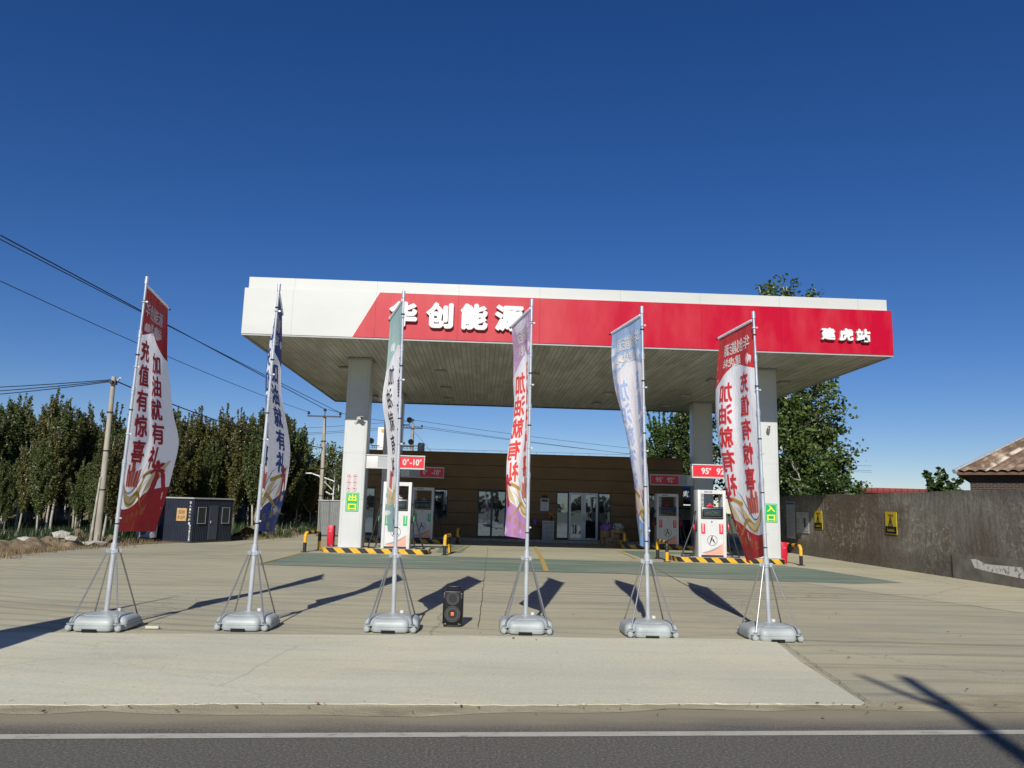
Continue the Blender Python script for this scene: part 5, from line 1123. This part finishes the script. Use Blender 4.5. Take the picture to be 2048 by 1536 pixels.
positions += [(-14.4, 26.0), (-16.2, 28.2), (-18.2, 30.2), (-13.6, 28.6), (-20.2, 32.0), (-15.2, 31.2), (-12.7, 27.0)]
tops = [(-37, .80), (-33, .90), (-31, .94), (-26, .90), (-22, .88), (-17.8, .86), (-15.6, .98), (-13.6, .96), (-12.4, .66), (-9, .54)]
def hs(az):
    for (a0, h0), (a1, h1) in zip(tops[:-1], tops[1:]):
        if a0 <= az <= a1: return h0+(h1-h0)*(az-a0)/(a1-a0)
    return tops[0][1] if az < tops[0][0] else tops[-1][1]
for i, (x, y) in enumerate(positions):
    k_ = rt.randrange(6); az = math.degrees(math.atan2(x, y)); s_ = hs(az)*rt.uniform(.74, 1.09)*(1+.012*max(0, y-40))
    if y < 33 : s_ *= .62
    lab = '%s %s' % (KN[k_], bucket(x, y))
    sc = (s_*rt.uniform(.9, 1.1),)*2+(s_,)
    if k_ not in used: p = protos[k_]; p.location = (x, y, 0); p.rotation_euler = (0, 0, rt.uniform(0, 6.28)); p.scale = sc; p['label'] = lab; used.add(k_)
    else: dup(protos[k_], (x, y, 0), rt.uniform(0, 6.28), lab, sc)
# the wood across the road, behind the camera: it shows in the shop's glass
mb = MB(); rt2 = random.Random(77)
for i in range(120):
    cx_, cy_, hh = rt2.uniform(-75, 75), -150-rt2.uniform(0, 25), rt2.uniform(2.6, 4.6)+(2.5 if rt2.random() < .12 else 0)
    mb.tube([(cx_, cy_, -.1), (cx_, cy_, hh*.8)], [.12, .04], m_bark, 5, False)
    for _ in range(130):
        z_ = rt2.uniform(.1, 1)**.8; leaf(mb, Vector((cx_+rt2.gauss(0, 1.0*(1.15-z_)), cy_+rt2.gauss(0, 1), hh*z_)), .75, rt2, L_young)
tag(mb.build('far_wood'), 'far dark wood across the road, only mirrored in the shop glass', 'wood', kind='stuff')

def bigtree(seed, H, leaf_m, R_, trunks, z0, nb, ls, dens, gap=.0, cx=0.):
    rt_ = random.Random(seed); tr = MB(); cr = MB(); tips = []
    for (bx_, by_, tx, ty, th, r_) in trunks:
        pts = [Vector((bx_+(tx-bx_)*f**1.4, by_+(ty-by_)*f**1.4, th*f)) for f in [i/9 for i in range(10)]]; tr.tube(pts, [r_*(1-.85*i/9) for i in range(10)], m_barkpale, 9)
        for i in range(int(nb)):
            f = z0+(.98-z0)*(i+rt_.random())/nb; j = min(8, int(f*9)); p0 = pts[j].lerp(pts[j+1], f*9-j); a = rt_.uniform(0, 6.28)
            L = R_*(1-f)**.75*rt_.uniform(.55, 1.15)+.3; el = rt_.uniform(.25, .95) if f < .8 else rt_.uniform(.8, 1.3); d = Vector((math.cos(a)*math.cos(el), math.sin(a)*math.cos(el), math.sin(el)))
            p1 = p0+d*L; mid = p0.lerp(p1, .5)-Vector((0, 0, .12*L)); tr.tube([p0, mid, p1], [.06*(1-f)+.02, .03, .008], m_barkpale, 5, False)
            for s_ in range(int(2+L*1.6)):
                t_ = rt_.uniform(.25, 1); q = (p0.lerp(mid, t_*2) if t_ < .5 else mid.lerp(p1, t_*2-1)); e = q+Vector((rt_.gauss(0, .45), rt_.gauss(0, .45), rt_.gauss(.25, .35)))*(.3+L*.26); tips.append((q, e))
            tips.append((p0.lerp(p1, .7), p1+d*.3))
    for q, e in tips:
        tr.tube([q, e], [.012, .004], m_bark, 3, False); n_ = int((e-q).length*30*dens)+5
        for _ in range(n_):
            t_ = rt_.uniform(.15, 1.1); rad = .15; leaf(cr, q.lerp(e, t_)+Vector((rt_.gauss(0, rad), rt_.gauss(0, rad), rt_.gauss(0, rad))), ls*rt_.uniform(.7, 1.25), rt_, leaf_m)
    return tr, cr
proto('poplar_tree', 'big broad poplar with pale trunks rising behind the right end of the canopy', bigtree(5, 13, L_big, 3.9, [(.0, 0, .45, .3, 13.5, .22), (.5, .3, -2.5, .5, 12.0, .14), (-.3, .4, 1.9, -.2, 13.0, .15), (.2, -.3, -1.2, -.2, 13.3, .13), (-.1, -.5, 2.9, .6, 9.5, .12)], .12, 27, .20, 1.0), (15.4, 38.5, 0))
proto('poplar_tree', 'dark poplar between the rear right column and the rightmost banner', bigtree(9, 8, L_big, 2.2, [(0, 0, .2, .2, 12.9, .12), (.2, .1, -.8, .2, 9.2, .1)], .2, 34, .18, 1.2), (12.4, 44.5, 0))
proto('shrub_tree', 'low bushy tree just behind the wall left of the red shed', bigtree(15, 4, L_light, 2.0, [(0, 0, .2, 0, 3.9, .08), (.3, .1, 1.2, 0, 3.6, .07), (-.2, 0, -1.4, .2, 4.1, .07)], .12, 22, .14, 1.2), (16.2, 36.0, 0))
p = proto('poplar_tree', 'columnar poplar behind the shop roof, left of the rear right column', young(301, 7.9, L_light, m_bark, 60, 1.0, .13, 1.25), (11.6, 49.5, 0)); p2 = dup(p, (13.1, 50.5, 0), 1.3, 'slimmer columnar poplar touching the left side of the rear right column', (.72, .72, .98))
p = proto('sapling', 'small leafy sapling tip above the wall left of the brick house', young(401, 3.4, L_light, m_bark, 10, .28, .20, 2.6, .5), (17.8, 29.5, 0))
# low shrubs closing the view at the right end of the poplar wood
sh = proto('shrub_tree', 'low bushy tree at the right end of the poplar wood behind the street lamp', bigtree(25, 4, L_young, 2.2, [(0, 0, .2, 0, 4.6, .08), (.3, .1, 1.2, 0, 4.2, .07), (-.2, 0, -1.4, .2, 4.4, .07)], .08, 26, .12, 1.5), (-9.4, 46.5, 0))
dup(sh, (-11.6, 48.5, 0), 2., 'bushy tree behind the crossarm pole, second from the right of the wood'); dup(sh, (-7.2, 52, 0), 4., 'bushy tree behind the grey metal enclosure')
# lopped tree behind the camera whose shadow falls on the slab at lower right
t = thing('lopped_tree', 'bare lopped tree across the road, its forked shadow on the paving', 'tree', (1.85, -5.6, 0))
mb = MB(); d = Vector((.0, 0, 1)); mb.tube([(0, 0, -.1), (-.25, .1, 3.2), (-.2, .1, 6.0), (-.05, .1, 8.0), (-.0, .1, 8.9)], [.16, .13, .105, .085, .075], m_bark, 12); mb.tube([(-.06, .1, 7.9), (-.30, .1, 8.5), (-.45, .1, 8.95)], [.055, .045, .035], m_bark, 8); mb.build('trunk', t)
